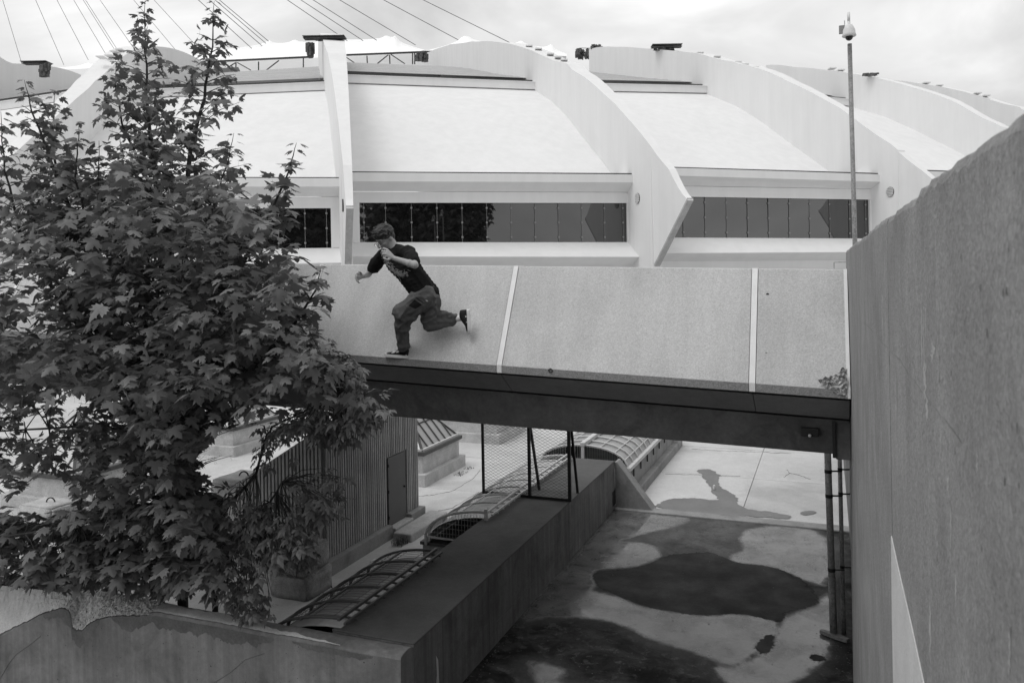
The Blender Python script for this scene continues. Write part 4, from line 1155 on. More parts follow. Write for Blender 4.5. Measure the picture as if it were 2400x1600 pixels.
# roof cables running up to the mast out of the picture at upper left
MAST = atf(-165, -570, 205)
for (x, y) in [(4, 148), (53, 152), (150, 149), (207, 137), (247, 122), (271, 117), (277, 116), (318, 116), (415, 118), (460, 104), (590, 110), (614, 104), (623, 98), (629, 93), (814, 92), (851, 92), (883, 91), (974, 102), (1074, 90), (1194, 96)]:
    a = atf(x, y + 4, 186)
    thin = .055 if x < 480 else .085
    MB().tube([a, a + (MAST - a) * .5, MAST], thin, 5).build("roof_cable", M_CABLE, ST)

# machinery and access decks on the rib crests
def fdep(n, x, y, d=1.0):
    P, o = rib_frame(n); nrm = np.array([-o[1], o[0], 0]); q = ray(x, y); t = ((P - CAM) @ nrm) / (q @ nrm); return float(np.clip(t, 45, 130)) - d
def deck(n, cx, cy, w, h, f=None):
    f = f or fdep(n, cx, cy); c = atf(cx, cy, f); s = f / FPX
    m = MB()
    m.bar(c - RGT * w * s / 2, c + RGT * w * s / 2, 1.2, 1.3 * s)
    for k in np.linspace(-.46, .46, 6): m.bar(c + RGT * w * s * k - ZUP * h * s, c + RGT * w * s * k + ZUP * 1.5 * s, 1.4 * s, 1.4 * s)
    m.bar(c - RGT * w * s / 2 - ZUP * h * s, c + RGT * w * s / 2 - ZUP * h * s, .8, 1.2 * s)
    return m.build("access_deck", M_RUST, RIBOBJ[n])
def junk(n, x0, y0, x1, y1, cnt, seed, f=None):
    f = f or fdep(n, (x0 + x1) / 2, (y0 + y1) / 2); r = random.Random(seed); m = MB(); s = f / FPX
    for _ in range(cnt):
        w, h = r.uniform(.06, .26) * (x1 - x0), r.uniform(.15, .6) * (y1 - y0)
        x, y = r.uniform(x0 + w / 2, x1 - w / 2), r.uniform(y0 + h / 2, y1 - h / 2)
        c = atf(x, y, f + r.uniform(-.5, .5)); m.bar(c - ZUP * h * s / 2, c + ZUP * h * s / 2, w * s, r.uniform(.15, .6))
    for _ in range(cnt // 2):
        a_, b_ = atf(r.uniform(x0, x1), r.uniform(y0, y1), f), atf(r.uniform(x0, x1), r.uniform(y0, y1), f - .2); m.bar(a_, b_, 1.1 * s)
    return m.build("joint_machinery", M_RUST, RIBOBJ[n])
deck(0, 761, 88, 97, 3, 68); junk(0, 735, 90, 786, 97, 22, 1, 68.5); junk(0, 720, 99, 733, 137, 16, 2, 69)
junk(1, 973, 119, 1004, 146, 20, 3, 116)
junk(2, 1350, 113, 1388, 141, 26, 4); junk(2, 1385, 104, 1413, 116, 16, 5); deck(2, 1562, 107, 70, 4); junk(2, 1529, 110, 1582, 121, 18, 6)
junk(3, 2023, 171, 2058, 180, 14, 7); junk(-2, 92, 147, 118, 182, 22, 8, 72); deck(-2, 86, 147, 60, 3, 72)
for n, pts in {1: [(1240, 108), (1262, 115), (1290, 127), (1308, 134), (1322, 141)], 2: [(1640, 124), (1680, 133), (1728, 146), (1745, 151), (1768, 158)], 0: [(766, 104), (770, 112)], -1: [(258, 131), (270, 121), (282, 117), (238, 134)], 3: [(1950, 160), (1970, 164), (2080, 194), (2110, 200)], 4: [(2170, 194), (2200, 200), (2290, 218), (2310, 224)]}.items():
    for x, y in pts:
        f = fdep(n, x, y, .3) if n else 69.0
        c = atf(x, y + 1, f); s = f / FPX
        MB().bar(c - RGT * 8 * s, c + RGT * 8 * s, .7, 2.4 * s).build("rib_cleat", M_LEDGE, RIBOBJ[n])
# ================================================================== THE PERSON
from mathutils.bvhtree import BVHTree
foot = onv(930, 838, 8.53)
PE = thing("person", (foot[0], foot[1], zlip(foot[0])), "person in black t-shirt and charcoal trousers running along the bridge ledge, one foot kicked back", "person")
_ico = bmesh.new(); bmesh.ops.create_icosphere(_ico, subdivisions=2, radius=1.0)
ICO_V = np.array([v.co[:] for v in _ico.verts]); ICO_F = [tuple(v.index for v in f.verts) for f in _ico.faces]; _ico.free()
CAMD = -FWD
class Blob:
    def __init__(s): s.m = MB()
    def ell(s, c, ax):
        A = np.array(ax, float); s.m.add(np.asarray(c, float) + ICO_V @ A, ICO_F); return s
    def ball(s, c, r): return s.ell(c, np.eye(3) * r)
    def cap(s, a, b, ra, rb, n=7):
        a, b = np.asarray(a, float), np.asarray(b, float)
        for i in range(n):
            t = i / (n - 1); s.ball(a + (b - a) * t, ra + (rb - ra) * t)
        return s
    def chain(s, pts, rs, step=.02):
        for i in range(len(pts) - 1):
            n = max(3, int(np.linalg.norm(np.asarray(pts[i + 1]) - np.asarray(pts[i])) / step)); s.cap(pts[i], pts[i + 1], rs[i], rs[i + 1], n)
        return s
    def done(s, name, material, parent, voxel=.009, smooth=4, disp=None):
        me = bpy.data.meshes.new(name + "_tmp"); me.from_pydata(s.m.v, [], s.m.f)
        o = bpy.data.objects.new(name + "_tmp", me); COL.objects.link(o)
        r = o.modifiers.new("r", 'REMESH'); r.mode = 'VOXEL'; r.voxel_size = voxel
        q = o.modifiers.new("s", 'SMOOTH'); q.iterations = smooth; q.factor = .5
        dg = bpy.context.evaluated_depsgraph_get(); dg.update()
        out = bpy.data.meshes.new_from_object(o.evaluated_get(dg)); out.name = name
        bpy.data.objects.remove(o); bpy.data.meshes.remove(me)
        if disp:
            n = len(out.vertices); co = np.empty(n * 3); no = np.empty(n * 3)
            out.vertices.foreach_get("co", co); out.vertices.foreach_get("normal", no)
            co, no = co.reshape(-1, 3), no.reshape(-1, 3)
            d = np.array([disp(Vector(c)) for c in co]); co += no * d[:, None]
            out.vertices.foreach_set("co", co.ravel()); out.update()
        return link(name, out, material, parent, True)
def J(x, y, v): return onv(x, y, v)
# frame of the head
E1, E2, E3 = R2, U2, CAMD
def loc(a, b, c): return E1 * a + E2 * b + E3 * c
fc = loc(-.60, -.62, .50); fc /= np.linalg.norm(fc)
cr_ = loc(-.40, .75, .45); cr_ -= fc * (cr_ @ fc); cr_ /= np.linalg.norm(cr_)
sd_ = np.cross(cr_, fc); sd_ = sd_ if sd_ @ E1 > 0 else -sd_
H = J(902, 556, 8.33)
sh_l, sh_r = J(957, 592, 8.27), J(897, 598, 8.45)
neck = J(927, 586, 8.36)
el_l, wr_l = J(972, 621, 8.03), J(923, 605, 7.98)
el_r, wr_r = J(862, 643, 8.52), J(851, 647, 8.30)
pelvis = J(994, 688, 8.45)

b = Blob()
b.ell(H, [fc * .112, cr_ * .128, sd_ * .090])
b.ell(H + fc * .045 - cr_ * .075, [fc * .066, cr_ * .068, sd_ * .066])             # lower face
b.ball(H + fc * .075 - cr_ * .112, .030)                                           # chin
b.ell(H + fc * .092 + cr_ * .022, [fc * .024, cr_ * .020, sd_ * .062])             # brow
b.cap(H + fc * .110 - cr_ * .005, H + fc * .134 - cr_ * .050, .012, .018, 4)       # nose
b.ell(H + fc * .100 - cr_ * .088, [fc * .016, cr_ * .010, sd_ * .026])             # lips
for sg in (-1, 1):
    b.ell(H + sd_ * .092 * sg - cr_ * .020 - fc * .012, [fc * .022, cr_ * .034, sd_ * .012])   # ears
    b.ball(H + fc * .068 - cr_ * .040 + sd_ * .040 * sg, .034)                     # cheeks
b.chain([H - cr_ * .06 - fc * .03, neck, neck + (pelvis - neck) * .12], [.062, .064, .075])
b.chain([sh_l, el_l, wr_l], [.058, .046, .029])
b.ball(el_l + (wr_l - el_l) * .25, .047)
b.chain([sh_r, el_r, wr_r], [.056, .044, .029])
b.chain([neck + (pelvis - neck) * .25, pelvis], [.10, .11])                          # trunk inside the shirt
b.chain([sh_l, sh_r], [.06, .06])
# left hand: loosely closed in front of the face
def finger(base, pts, r): b.chain([base] + pts, [r, r * 1.0, r * .95, r * .8][:len(pts) + 1], .008)
kn = [J(908, 585, 7.955), J(904, 590, 7.935), J(904, 595.5, 7.925), J(906, 600.5, 7.93)]
pc = J(914, 599, 7.965)
for k in kn: b.cap(wr_l, k, .026, .0135, 7); b.cap(pc, k, .024, .0135, 5)
tips = [[(899, 582, 7.97), (896, 587, 8.0), (899, 591, 8.01)], [(896, 588.5, 7.95), (894, 593.5, 7.98), (898, 596, 8.0)], [(897, 595, 7.94), (896, 600, 7.965), (900, 602, 7.99)], [(900, 601.5, 7.945), (900, 606, 7.965), (903.5, 606.5, 7.985)]]
for k, tp, r in zip(kn, tips, (.0125, .013, .0125, .011)): finger(k, [J(*q) for q in tp], r)
finger(J(915, 606, 7.95), [J(909, 609, 7.925), J(903, 607, 7.91), J(899, 604, 7.91)], .0135)
# right hand: open, reaching out to the left
kr = [J(841, 641, 8.24), J(839.5, 645, 8.22), J(840, 649.5, 8.21), J(841.5, 654, 8.215)]
for k in kr: b.cap(wr_r, k, .026, .0135, 7)
tr_ = [[(836.5, 641, 8.21), (835, 645, 8.19), (837, 648, 8.18)], [(834, 646, 8.19), (833.5, 651, 8.175), (836, 654, 8.17)], [(835.5, 652, 8.185), (836, 657.5, 8.17), (839, 660, 8.165)], [(838, 658, 8.19), (840.5, 662, 8.18), (843.5, 663, 8.18)]]
for k, tp, r in zip(kr, tr_, (.0125, .013, .0125, .011)): finger(k, [J(*q) for q in tp], r)
finger(J(847, 642, 8.25), [J(844.5, 638.5, 8.22), J(841.5, 637.5, 8.2)], .0135)
body = b.done("body", M_SKIN, PE, .0065, 3)

# eyes closed behind the glasses: dark lash lines, brows
for sg in (-1, 1):
    c = H + fc * .108 - cr_ * .012 + sd_ * .036 * sg
    MB().tube([c - sd_ * .015 + fc * .003, c + fc * .008, c + sd_ * .015 + fc * .001], .0032, 5).build("closed_eye", M_HAIR, body)
    c = H + fc * .112 + cr_ * .022 + sd_ * .036 * sg
    MB().tube([c - sd_ * .02, c + cr_ * .006 + fc * .004, c + sd_ * .02 - fc * .008], .0048, 5).build("eyebrow", M_HAIR, body)
m = MB()
for sg in (-1, 1):
    c = H + fc * .140 - cr_ * .022 + sd_ * .040 * sg
    m.tube([c + (sd_ * math.cos(t) * .030 + cr_ * math.sin(t) * .025) for t in np.linspace(0, 2 * math.pi, 21)], .0026, 6)
    m.bar(c + sd_ * .030 * sg, H + sd_ * .098 * sg + fc * .0 + cr_ * .0, .004)
m.bar(H + fc * .145 - cr_ * .018 - sd_ * .010, H + fc * .145 - cr_ * .018 + sd_ * .010, .004)
GLS = m.build("spectacles", M_WIRE, PE)
for sg in (-1, 1):
    c = H + fc * .140 - cr_ * .022 + sd_ * .040 * sg
    ring = [c + (sd_ * math.cos(t) * .029 + cr_ * math.sin(t) * .024) for t in np.linspace(0, 2 * math.pi, 19)[:-1]]
    mesh("lens", ring, [tuple(range(18))], M_LENS, GLS)

# hair: thick tousled cap with tufts
h = Blob()
h.ell(H + cr_ * .040 - fc * .022, [fc * .122, cr_ * .118, sd_ * .108])
h.ell(H + cr_ * .075 + fc * .030, [fc * .095, cr_ * .070, sd_ * .095])
h.ell(H - fc * .075 - cr_ * .01, [fc * .050, cr_ * .085, sd_ * .080])
rg = random.Random(5)
for _ in range(230):
    a = rg.uniform(0, 6.283); t = rg.uniform(-.05, 1.15)
    d = fc * (math.cos(a) * math.cos(t)) + sd_ * (math.sin(a) * math.cos(t)) + cr_ * math.sin(t)
    if d @ fc > .55 and d @ cr_ < .42: continue
    base_ = H + cr_ * .040 - fc * .022 + (fc * (d @ fc) * .115 + cr_ * (d @ cr_) * .112 + sd_ * (d @ sd_) * .10)
    flow = fc * .55 - cr_ * .1 + sd_ * rg.uniform(-.45, .45) + d * rg.uniform(.0, .45)
    flow /= np.linalg.norm(flow)
    L_ = rg.uniform(.035, .07)
    h.chain([base_, base_ + flow * L_ * .6, base_ + flow * L_ + d * rg.uniform(-.006, .016)], [rg.uniform(.009, .015), .010, .004], .010)
hair = h.done("hair", M_HAIR, PE, .0055, 1, lambda p: .003 * mnoise.noise(p * 70))

# t-shirt
def elc(bl, px, py, v, w, hgt, d, ang):
    c = J(px, py, v); a = math.radians(ang)
    bl.ell(c, [(E1 * math.cos(a) + E2 * math.sin(a)) * w, (-E1 * math.sin(a) + E2 * math.cos(a)) * hgt, E3 * d]); return bl
s = Blob()
for t in np.linspace(0, 1, 12):
    px, py = 931 + (994 - 931) * t, 604 + (684 - 604) * t
    w = np.interp(t, [0, .2, .5, .8, 1], [.178, .195, .178, .180, .186]); d = np.interp(t, [0, .3, .7, 1], [.105, .150, .150, .155])
    elc(s, px, py, 8.36 + .08 * t, w, .085, d, np.interp(t, [0, 1], [18, 8]))
s.chain([sh_l, neck + (pelvis - neck) * .03, sh_r], [.082, .088, .080]); elc(s, 929, 596, 8.33, .12, .07, .10, 10)
s.chain([sh_l, sh_l + (el_l - sh_l) * .35, sh_l + (el_l - sh_l) * .72], [.088, .090, .084])
s.chain([sh_r, sh_r + (el_r - sh_r) * .35, sh_r + (el_r - sh_r) * .62], [.086, .088, .082])
s.chain([J(1016, 680, 8.42), J(1024, 686, 8.42)], [.05, .038]); s.chain([J(966, 680, 8.35), J(964, 688, 8.36)], [.04, .03])
def folds(k1, a1, k2, a2, dirv):
    dv = Vector(dirv).normalized()
    def f(p):
        q = p + dv * (p.dot(dv) * -.65)
        r = 1 - abs(mnoise.noise(q * k1)) * 2
        return a1 * r * r - a1 * .5 + a2 * mnoise.noise(p * k2)
    return f
shirt = s.done("t_shirt", M_SHIRT, PE, .009, 3, folds(9, .014, 22, .004, loc(.5, -.7, .1)))

# trousers
hp_l, kn_l, an_l = J(1000, 694, 8.38), J(941, 734, 8.28), J(947, 804, 8.47)
hp_r, kn_r, an_r = J(1008, 702, 8.52), J(1007, 757, 8.52), J(1062, 748, 8.57)
t_ = Blob()
t_.chain([hp_l, hp_r], [.135, .125]); t_.chain([pelvis + E2 * .02, hp_l], [.13, .13])
mid = hp_l + (kn_l - hp_l) * .5
t_.chain([hp_l, mid, kn_l], [.140, .136, .112]); t_.chain([kn_l, kn_l + (an_l - kn_l) * .45, an_l], [.108, .090, .082])
t_.chain([J(962, 740, 8.33), J(950, 760, 8.36)], [.085, .07])                       # cloth bunched behind the knee
t_.chain([an_l, J(945.5, 810, 8.48)], [.083, .076])
t_.chain([hp_r, hp_r + (kn_r - hp_r) * .55, kn_r], [.128, .118, .098]); t_.chain([kn_r, kn_r + (an_r - kn_r) * .5, an_r], [.098, .094, .072])
t_.chain([J(1035, 743, 8.54), J(1056, 742, 8.55)], [.075, .062])
trousers = t_.done("trousers", M_PANTS, PE, .0095, 3, folds(9, .026, 24, .006, loc(.8, .35, .2)))
for (a, bb, r) in (((1060, 748, 8.57), (1088, 744, 8.59), .040),):
    MB().tube([J(*a), J(*bb)], [r, r * .9], 12).build("sock", M_SHOEW, PE, True)
MB().tube([J(946, 808, 8.48), J(944, 828, 8.51)], .046, 12).build("sock", M_POCKET, PE, True)

def bvh_of(o):
    me = o.data; return BVHTree.FromPolygons([v.co[:] for v in me.vertices], [p.vertices[:] for p in me.polygons])
def on_surface(bv, x, y, off=.004):
    d = Vector(ray(x, y)).normalized(); hit = bv.ray_cast(Vector(CAM), d)
    return None if hit[0] is None else np.array(hit[0] - d * off)
def patch(name, bv, poly, material, parent, off=.004):
    pts = [on_surface(bv, x, y, off) for x, y in poly]
    if any(p is None for p in pts): return None
    back = [p + np.asarray(ray(*q)) * (.006 / 8.5) * 8.5 / np.linalg.norm(ray(*q)) for p, q in zip(pts, poly)]
    return MB().loft([pts, back]).build(name, material, parent)
SB = bvh_of(shirt)
rg = random.Random(11)
m = MB()
spine_ = [(899, 607), (906, 616), (916, 628), (930, 638), (942, 644), (952, 636)]
for _ in range(150):
    k = rg.random() * (len(spine_) - 1.001); i = int(k); f = k - i
    x = spine_[i][0] + (spine_[i + 1][0] - spine_[i][0]) * f + rg.gauss(0, 2.6); y = spine_[i][1] + (spine_[i + 1][1] - spine_[i][1]) * f + rg.gauss(0, 3.4)
    a = rg.gauss(math.radians(52), .5); L_ = rg.uniform(3, 10); prev = None
    pts = []
    for j in range(4):
        p = on_surface(SB, x + math.cos(a) * L_ * j / 3 + rg.uniform(-.5, .5), y + math.sin(a) * L_ * j / 3 + rg.uniform(-.5, .5), .003)
        if p is not None: pts.append(p)
    if len(pts) >= 3 and max(np.linalg.norm(pts[i] - pts[i + 1]) for i in range(len(pts) - 1)) < .05: m.tube(pts, [.0036] * (len(pts) - 1) + [.0015], 4)
m.build("shirt_print", M_PRINT, shirt)
TB = bvh_of(trousers)
z2 = lambda x, y: (880 + x * .12753, 660 + y * .12753)
quad = [z2(720, 330), z2(855, 425), z2(735, 500), z2(610, 440)]
def pk(a_, b_):
    x = (quad[0][0] * (1 - a_) + quad[1][0] * a_) * (1 - b_) + (quad[3][0] * (1 - a_) + quad[2][0] * a_) * b_
    y = (quad[0][1] * (1 - a_) + quad[1][1] * a_) * (1 - b_) + (quad[3][1] * (1 - a_) + quad[2][1] * a_) * b_
    return tuple(on_surface(TB, x, y, .005))
grid_sheet("thigh_pocket", pk, 9, 9, M_POCKET, trousers)
pts = [on_surface(TB, *z2(x, y)) for x, y in ((750, 290), (800, 330), (850, 365), (900, 400))]
if all(p is not None for p in pts): MB().tube(pts, .004, 5).build("zip", M_POCKET, trousers)
patch("pocket_tab", TB, [z2(918, 335), z2(955, 340), z2(970, 365), z2(935, 362)], M_SHOEW, trousers)

def shoe(toe, heel, up, name="shoe"):
    toe, heel, up = np.asarray(toe), np.asarray(heel), np.asarray(up)
    ln = heel - toe; L_ = np.linalg.norm(ln); ax = ln / L_; up = up - ax * (up @ ax); up /= np.linalg.norm(up); sdv = np.cross(ax, up)
    rings = []
    prof = [(0.0, .010, .018, .010), (.04, .034, .042, .030), (.15, .047, .056, .040), (.32, .050, .064, .048), (.45, .048, .088, .056), (.58, .044, .112, .062), (.70, .041, .125, .07), (.84, .040, .125, .075), (.95, .036, .118, .07), (1.0, .026, .105, .06)]
    up_m = MB()
    for t, w, hgt, _ in prof:
        c = toe + ax * L_ * t + up * .022
        rings.append([c + sdv * w * .98 * x + up * (hgt - .02) * y for x, y in ((-1, 0), (-1, .35), (-.82, .72), (-.4, .97), (0, 1), (.4, .97), (.82, .72), (1, .35), (1, 0))])
    u = up_m.loft(rings).build(name, M_SHOEB, PE, True)
    rings = []
    for t, w, hgt, _ in prof:
        c = toe + ax * (L_ * (t * 1.03 - .015)); lift = .012 * max(0, 1 - t / .2) ** 2
        rings.append([c + sdv * (w + .005) * x + up * (y + lift) for x, y in ((-1, 0), (-1.03, .036), (1.03, .036), (1, 0))])
    so = MB().loft(rings).build("sole", M_SHOEW, u, bevel=.004)
    return u
s1 = shoe(J(903, 835.5, 8.49), J(957, 839.5, 8.53), E2, "shoe")
s2 = shoe(J(1104, 781, 8.60), J(1101, 725, 8.60), -E1 * 1.0 + E2 * .12, "shoe")
b1, b2_ = bvh_of(s1), bvh_of(s2)
patch("shoe_chevron", b1, [z2(425, 1318), z2(448, 1318), z2(434, 1352), z2(462, 1392), z2(440, 1392), z2(414, 1355)], M_SHOEW, s1, .008)
def star(bv, x, y, r, parent):
    patch("shoe_star", bv, [(x + (r if k % 2 == 0 else r * .45) * math.sin(k * math.pi / 5), y - (r if k % 2 == 0 else r * .45) * math.cos(k * math.pi / 5)) for k in range(10)], M_SHOEW, parent, .008)
star(b1, *z2(478, 1357), 2.2, s1); star(b1, *z2(563, 1355), 2.4, s1)
for (x, y, x2, y2) in ((300, 1310, 365, 1290), (320, 1290, 385, 1268), (345, 1265, 410, 1245), (370, 1240, 440, 1225), (385, 1300, 420, 1275), (405, 1295, 450, 1270), (440, 1240, 510, 1300)):
    pts = [on_surface(b1, *z2(x + (x2 - x) * k / 3, y + (y2 - y) * k / 3), .003) for k in range(4)]
    pts = [p for p in pts if p is not None]
    if len(pts) > 1: MB().tube(pts, .007, 5).build("lace", M_SHOEW, s1)
star(b2_, *z2(1662, 640), 2.8, s2); star(b2_, *z2(1675, 745), 1.6, s2)
patch("shoe_chevron", b2_, [z2(1590, 795), z2(1655, 790), z2(1700, 745), z2(1712, 765), z2(1665, 812), z2(1600, 815)], M_SHOEW, s2, .008)
for (x, y, x2, y2) in ((1575, 830, 1640, 860), (1590, 850, 1660, 872)):
    pts = [on_surface(b2_, *z2(x + (x2 - x) * k / 3, y + (y2 - y) * k / 3), .003) for k in range(4)]
    pts = [p for p in pts if p is not None]
    if len(pts) > 1: MB().tube(pts, .007, 5).build("lace", M_SHOEW, s2)
# ================================================================== TREES
def inpoly(x, y, poly):
    c = False; j = len(poly) - 1
    for i in range(len(poly)):
        if (poly[i][1] > y) != (poly[j][1] > y) and x < (poly[j][0] - poly[i][0]) * (y - poly[i][1]) / (poly[j][1] - poly[i][1]) + poly[i][0]: c = not c
        j = i
    return c
HALF = [(0, 0), (.07, -.035), (.20, -.10), (.34, -.10), (.26, .00), (.40, .05), (.55, .06), (.46, .15), (.62, .30), (.50, .31), (.46, .38), (.60, .52), (.45, .50), (.34, .46), (.20, .42), (.19, .58), (.28, .70), (.17, .70), (.13, .82), (0, 1.0)]
def maple_template(fold, droop, seed):
    r = random.Random(seed)
    pts = HALF + [(-x, y) for x, y in HALF[-2:0:-1]]
    V = []
    for x, y in pts:
        xx, yy = x * r.uniform(.93, 1.07), y + r.uniform(-.015, .015)
        V.append((xx, yy, -fold * abs(xx) ** 1.2 - droop * yy * yy + .03 * math.sin(9 * xx + seed) * abs(xx)))
    from mathutils.geometry import tessellate_polygon
    half = HALF + [(0, .66), (0, .33)]                     # split along the midrib so the blade can fold there
    top = len(HALF) - 1
    k0 = len(V); V += [(0, .33, .02), (0, .66, -droop * .44 + .02)]
    F = []
    nv = len(pts)
    right = list(range(0, top + 1)) + [k0 + 1, k0]
    left = [top] + list(range(top + 1, nv)) + [0, k0, k0 + 1]
    P2 = [(p[0], p[1]) for p in V]
    for ring in (right, left):
        for t in tessellate_polygon([[Vector((P2[i][0], P2[i][1], 0)) for i in ring]]): F.append(tuple(ring[j] for j in t))
    return np.array(V), F
def elder_template(seed):
    r = random.Random(seed); V, F = [], []
    def leaflet(ox, oy, ang, L_, w):
        c, s = math.cos(ang), math.sin(ang); k = len(V)
        for (x, y, z) in ((0, 0, 0), (w * .7, .22 * L_, -.02), (w, .45 * L_, -.05), (w * .55, .62 * L_, -.06), (w * .5, .75 * L_, -.09), (0, L_, -.17), (-w * .5, .75 * L_, -.09), (-w * .55, .62 * L_, -.06), (-w, .45 * L_, -.05), (-w * .7, .22 * L_, -.02), (0, .45 * L_, .02)):
            V.append((ox + c * x - s * y, oy + s * x + c * y, z - .10 * (oy + s * x + c * y) ** 2))
        for i in range(10): F.append((k + i, k + (i + 1) % 10, k + 10))
    leaflet(0, .42, r.uniform(-.1, .1), .58, .17)
    for sg in (1, -1):
        leaflet(sg * .02, .36, -sg * r.uniform(.75, 1.0), .50, .14)
        leaflet(sg * .02, .12, -sg * r.uniform(.9, 1.25), .42, .12)
    return np.array(V), F
TPL = {'maple': [maple_template(f, d, k) for k, (f, d) in enumerate(((.10, .12), (.28, .2), (.05, .38), (.42, .10), (-.12, .25), (.2, -.1), (.55, .3)))],
       'elder': [elder_template(k) for k in range(4)]}

class Tree:
    def __init__(s, kind, root, seed): s.kind, s.root, s.leaves, s.r, s.wood, s.twig = kind, root, [], random.Random(seed), MB(), MB()
    def leaf(s, p, dirv, up, size):
        d = np.asarray(dirv, float); d = d / np.linalg.norm(d); u = np.asarray(up, float); u = u - d * (u @ d); u = u / (np.linalg.norm(u) + 1e-9)
        x = np.cross(d, u); s.leaves.append((np.asarray(p, float), x, d, u, size, s.r.randrange(len(TPL[s.kind]))))
    def spray(s, path, n, size, petiole=.07, droop=.25, spread=1.0):
        """opposite pairs of leaves along a twig"""
        path = [np.asarray(q, float) for q in path]
        for i in range(n):
            t = (i + .6) / n; k = t * (len(path) - 1); j = min(int(k), len(path) - 2); f = k - j
            p = path[j] + (path[j + 1] - path[j]) * f; tan = path[j + 1] - path[j]; tan = tan / (np.linalg.norm(tan) + 1e-9)
            a0 = (i % 2) * math.pi / 2 + s.r.uniform(-.4, .4)
            side = np.cross(tan, ZUP if abs(tan[2]) < .8 else np.array([1., 0, 0])); side /= np.linalg.norm(side); oth = np.cross(side, tan)
            for sg in (0, math.pi):
                a = a0 + sg; d = side * math.cos(a) + oth * math.sin(a)
                d = d * spread + tan * .35 + np.array([0, 0, -droop * s.r.uniform(.2, 1.4)])
                d = d / np.linalg.norm(d); L_ = petiole * s.r.uniform(.6, 1.3)
                q = p + d * L_
                s.twig.add([p, p + np.array([.003, 0, 0]), q, q + np.array([0, .003, .002])], [(0, 1, 2), (0, 2, 3)])
                dl = d * 1.0; dl[2] = dl[2] * .5 - s.r.uniform(.05, .55)
                up = ZUP + np.array([s.r.gauss(0, .30), s.r.gauss(0, .30), 0]) + np.array([d[0], d[1], 0]) * .25
                s.leaf(q, dl, up, size * s.r.uniform(.55, 1.2) * (1.0 if t < .9 else .7))
    def finish(s, name_leaf, material, keep, nsolo, parent):
        L_ = [l for l in s.leaves if keep(l)]
        def vis(l):
            x, y, k = proj(l[0]); return (0 < x < 2400 and 0 < y < 1600), l[4] / k
        sc = sorted(range(len(L_)), key=lambda i: -(vis(L_[i])[1] if vis(L_[i])[0] else 0))
        solo = set(sc[:nsolo])
        protos = []
        for k, (V, F) in enumerate(TPL[s.kind]):
            me = bpy.data.meshes.new(name_leaf); me.from_pydata([tuple(v) for v in V], [], F); me.materials.append(material)
            protos.append(me)
        vs_, fs, off = [], [], 0
        for i, (p, x, d, u, size, k) in enumerate(L_):
            if i in solo:
                o = bpy.data.objects.new(name_leaf, protos[k]); COL.objects.link(o)
                o.matrix_basis = Matrix(((x[0] * size, d[0] * size, u[0] * size, p[0]), (x[1] * size, d[1] * size, u[1] * size, p[1]), (x[2] * size, d[2] * size, u[2] * size, p[2]), (0, 0, 0, 1)))
                attach(o, parent)
            else:
                V, F = TPL[s.kind][k]
                vs_.append(p + (V[:, :1] * x + V[:, 1:2] * d + V[:, 2:] * u) * size)
                fs.append(np.array(F) + off); off += len(V)
        VV, FF = np.concatenate(vs_), np.concatenate(fs)
        me = bpy.data.meshes.new("crown"); me.vertices.add(len(VV)); me.vertices.foreach_set("co", VV.ravel())
        me.loops.add(FF.size); me.loops.foreach_set("vertex_index", FF.ravel()); me.polygons.add(len(FF))
        me.polygons.foreach_set("loop_start", np.arange(0, FF.size, 3)); me.polygons.foreach_set("loop_total", np.full(len(FF), 3)); me.update(calc_edges=True)
        o = link("crown", me, material, parent); o["kind"] = "stuff"
        s.wood.build("trunk", M_BARK, parent, True); t = s.twig.build("twigs", M_BARK, parent); t["kind"] = "stuff"
        return len(L_)

def wood_path(tr, path, r0, r1, sub=3, jig=.015):
    P = [np.asarray(q, float) for q in path]; out = []
    for i in range(len(P) - 1):
        for j in range(sub): out.append(P[i] + (P[i + 1] - P[i]) * j / sub + (np.array([tr.r.uniform(-1, 1), tr.r.uniform(-1, 1), 0]) * jig if 0 < i + j else 0))
    out.append(P[-1]); n = len(out)
    tr.wood.tube(out, [r0 + (r1 - r0) * i / (n - 1) for i in range(n)], 7)
    return out

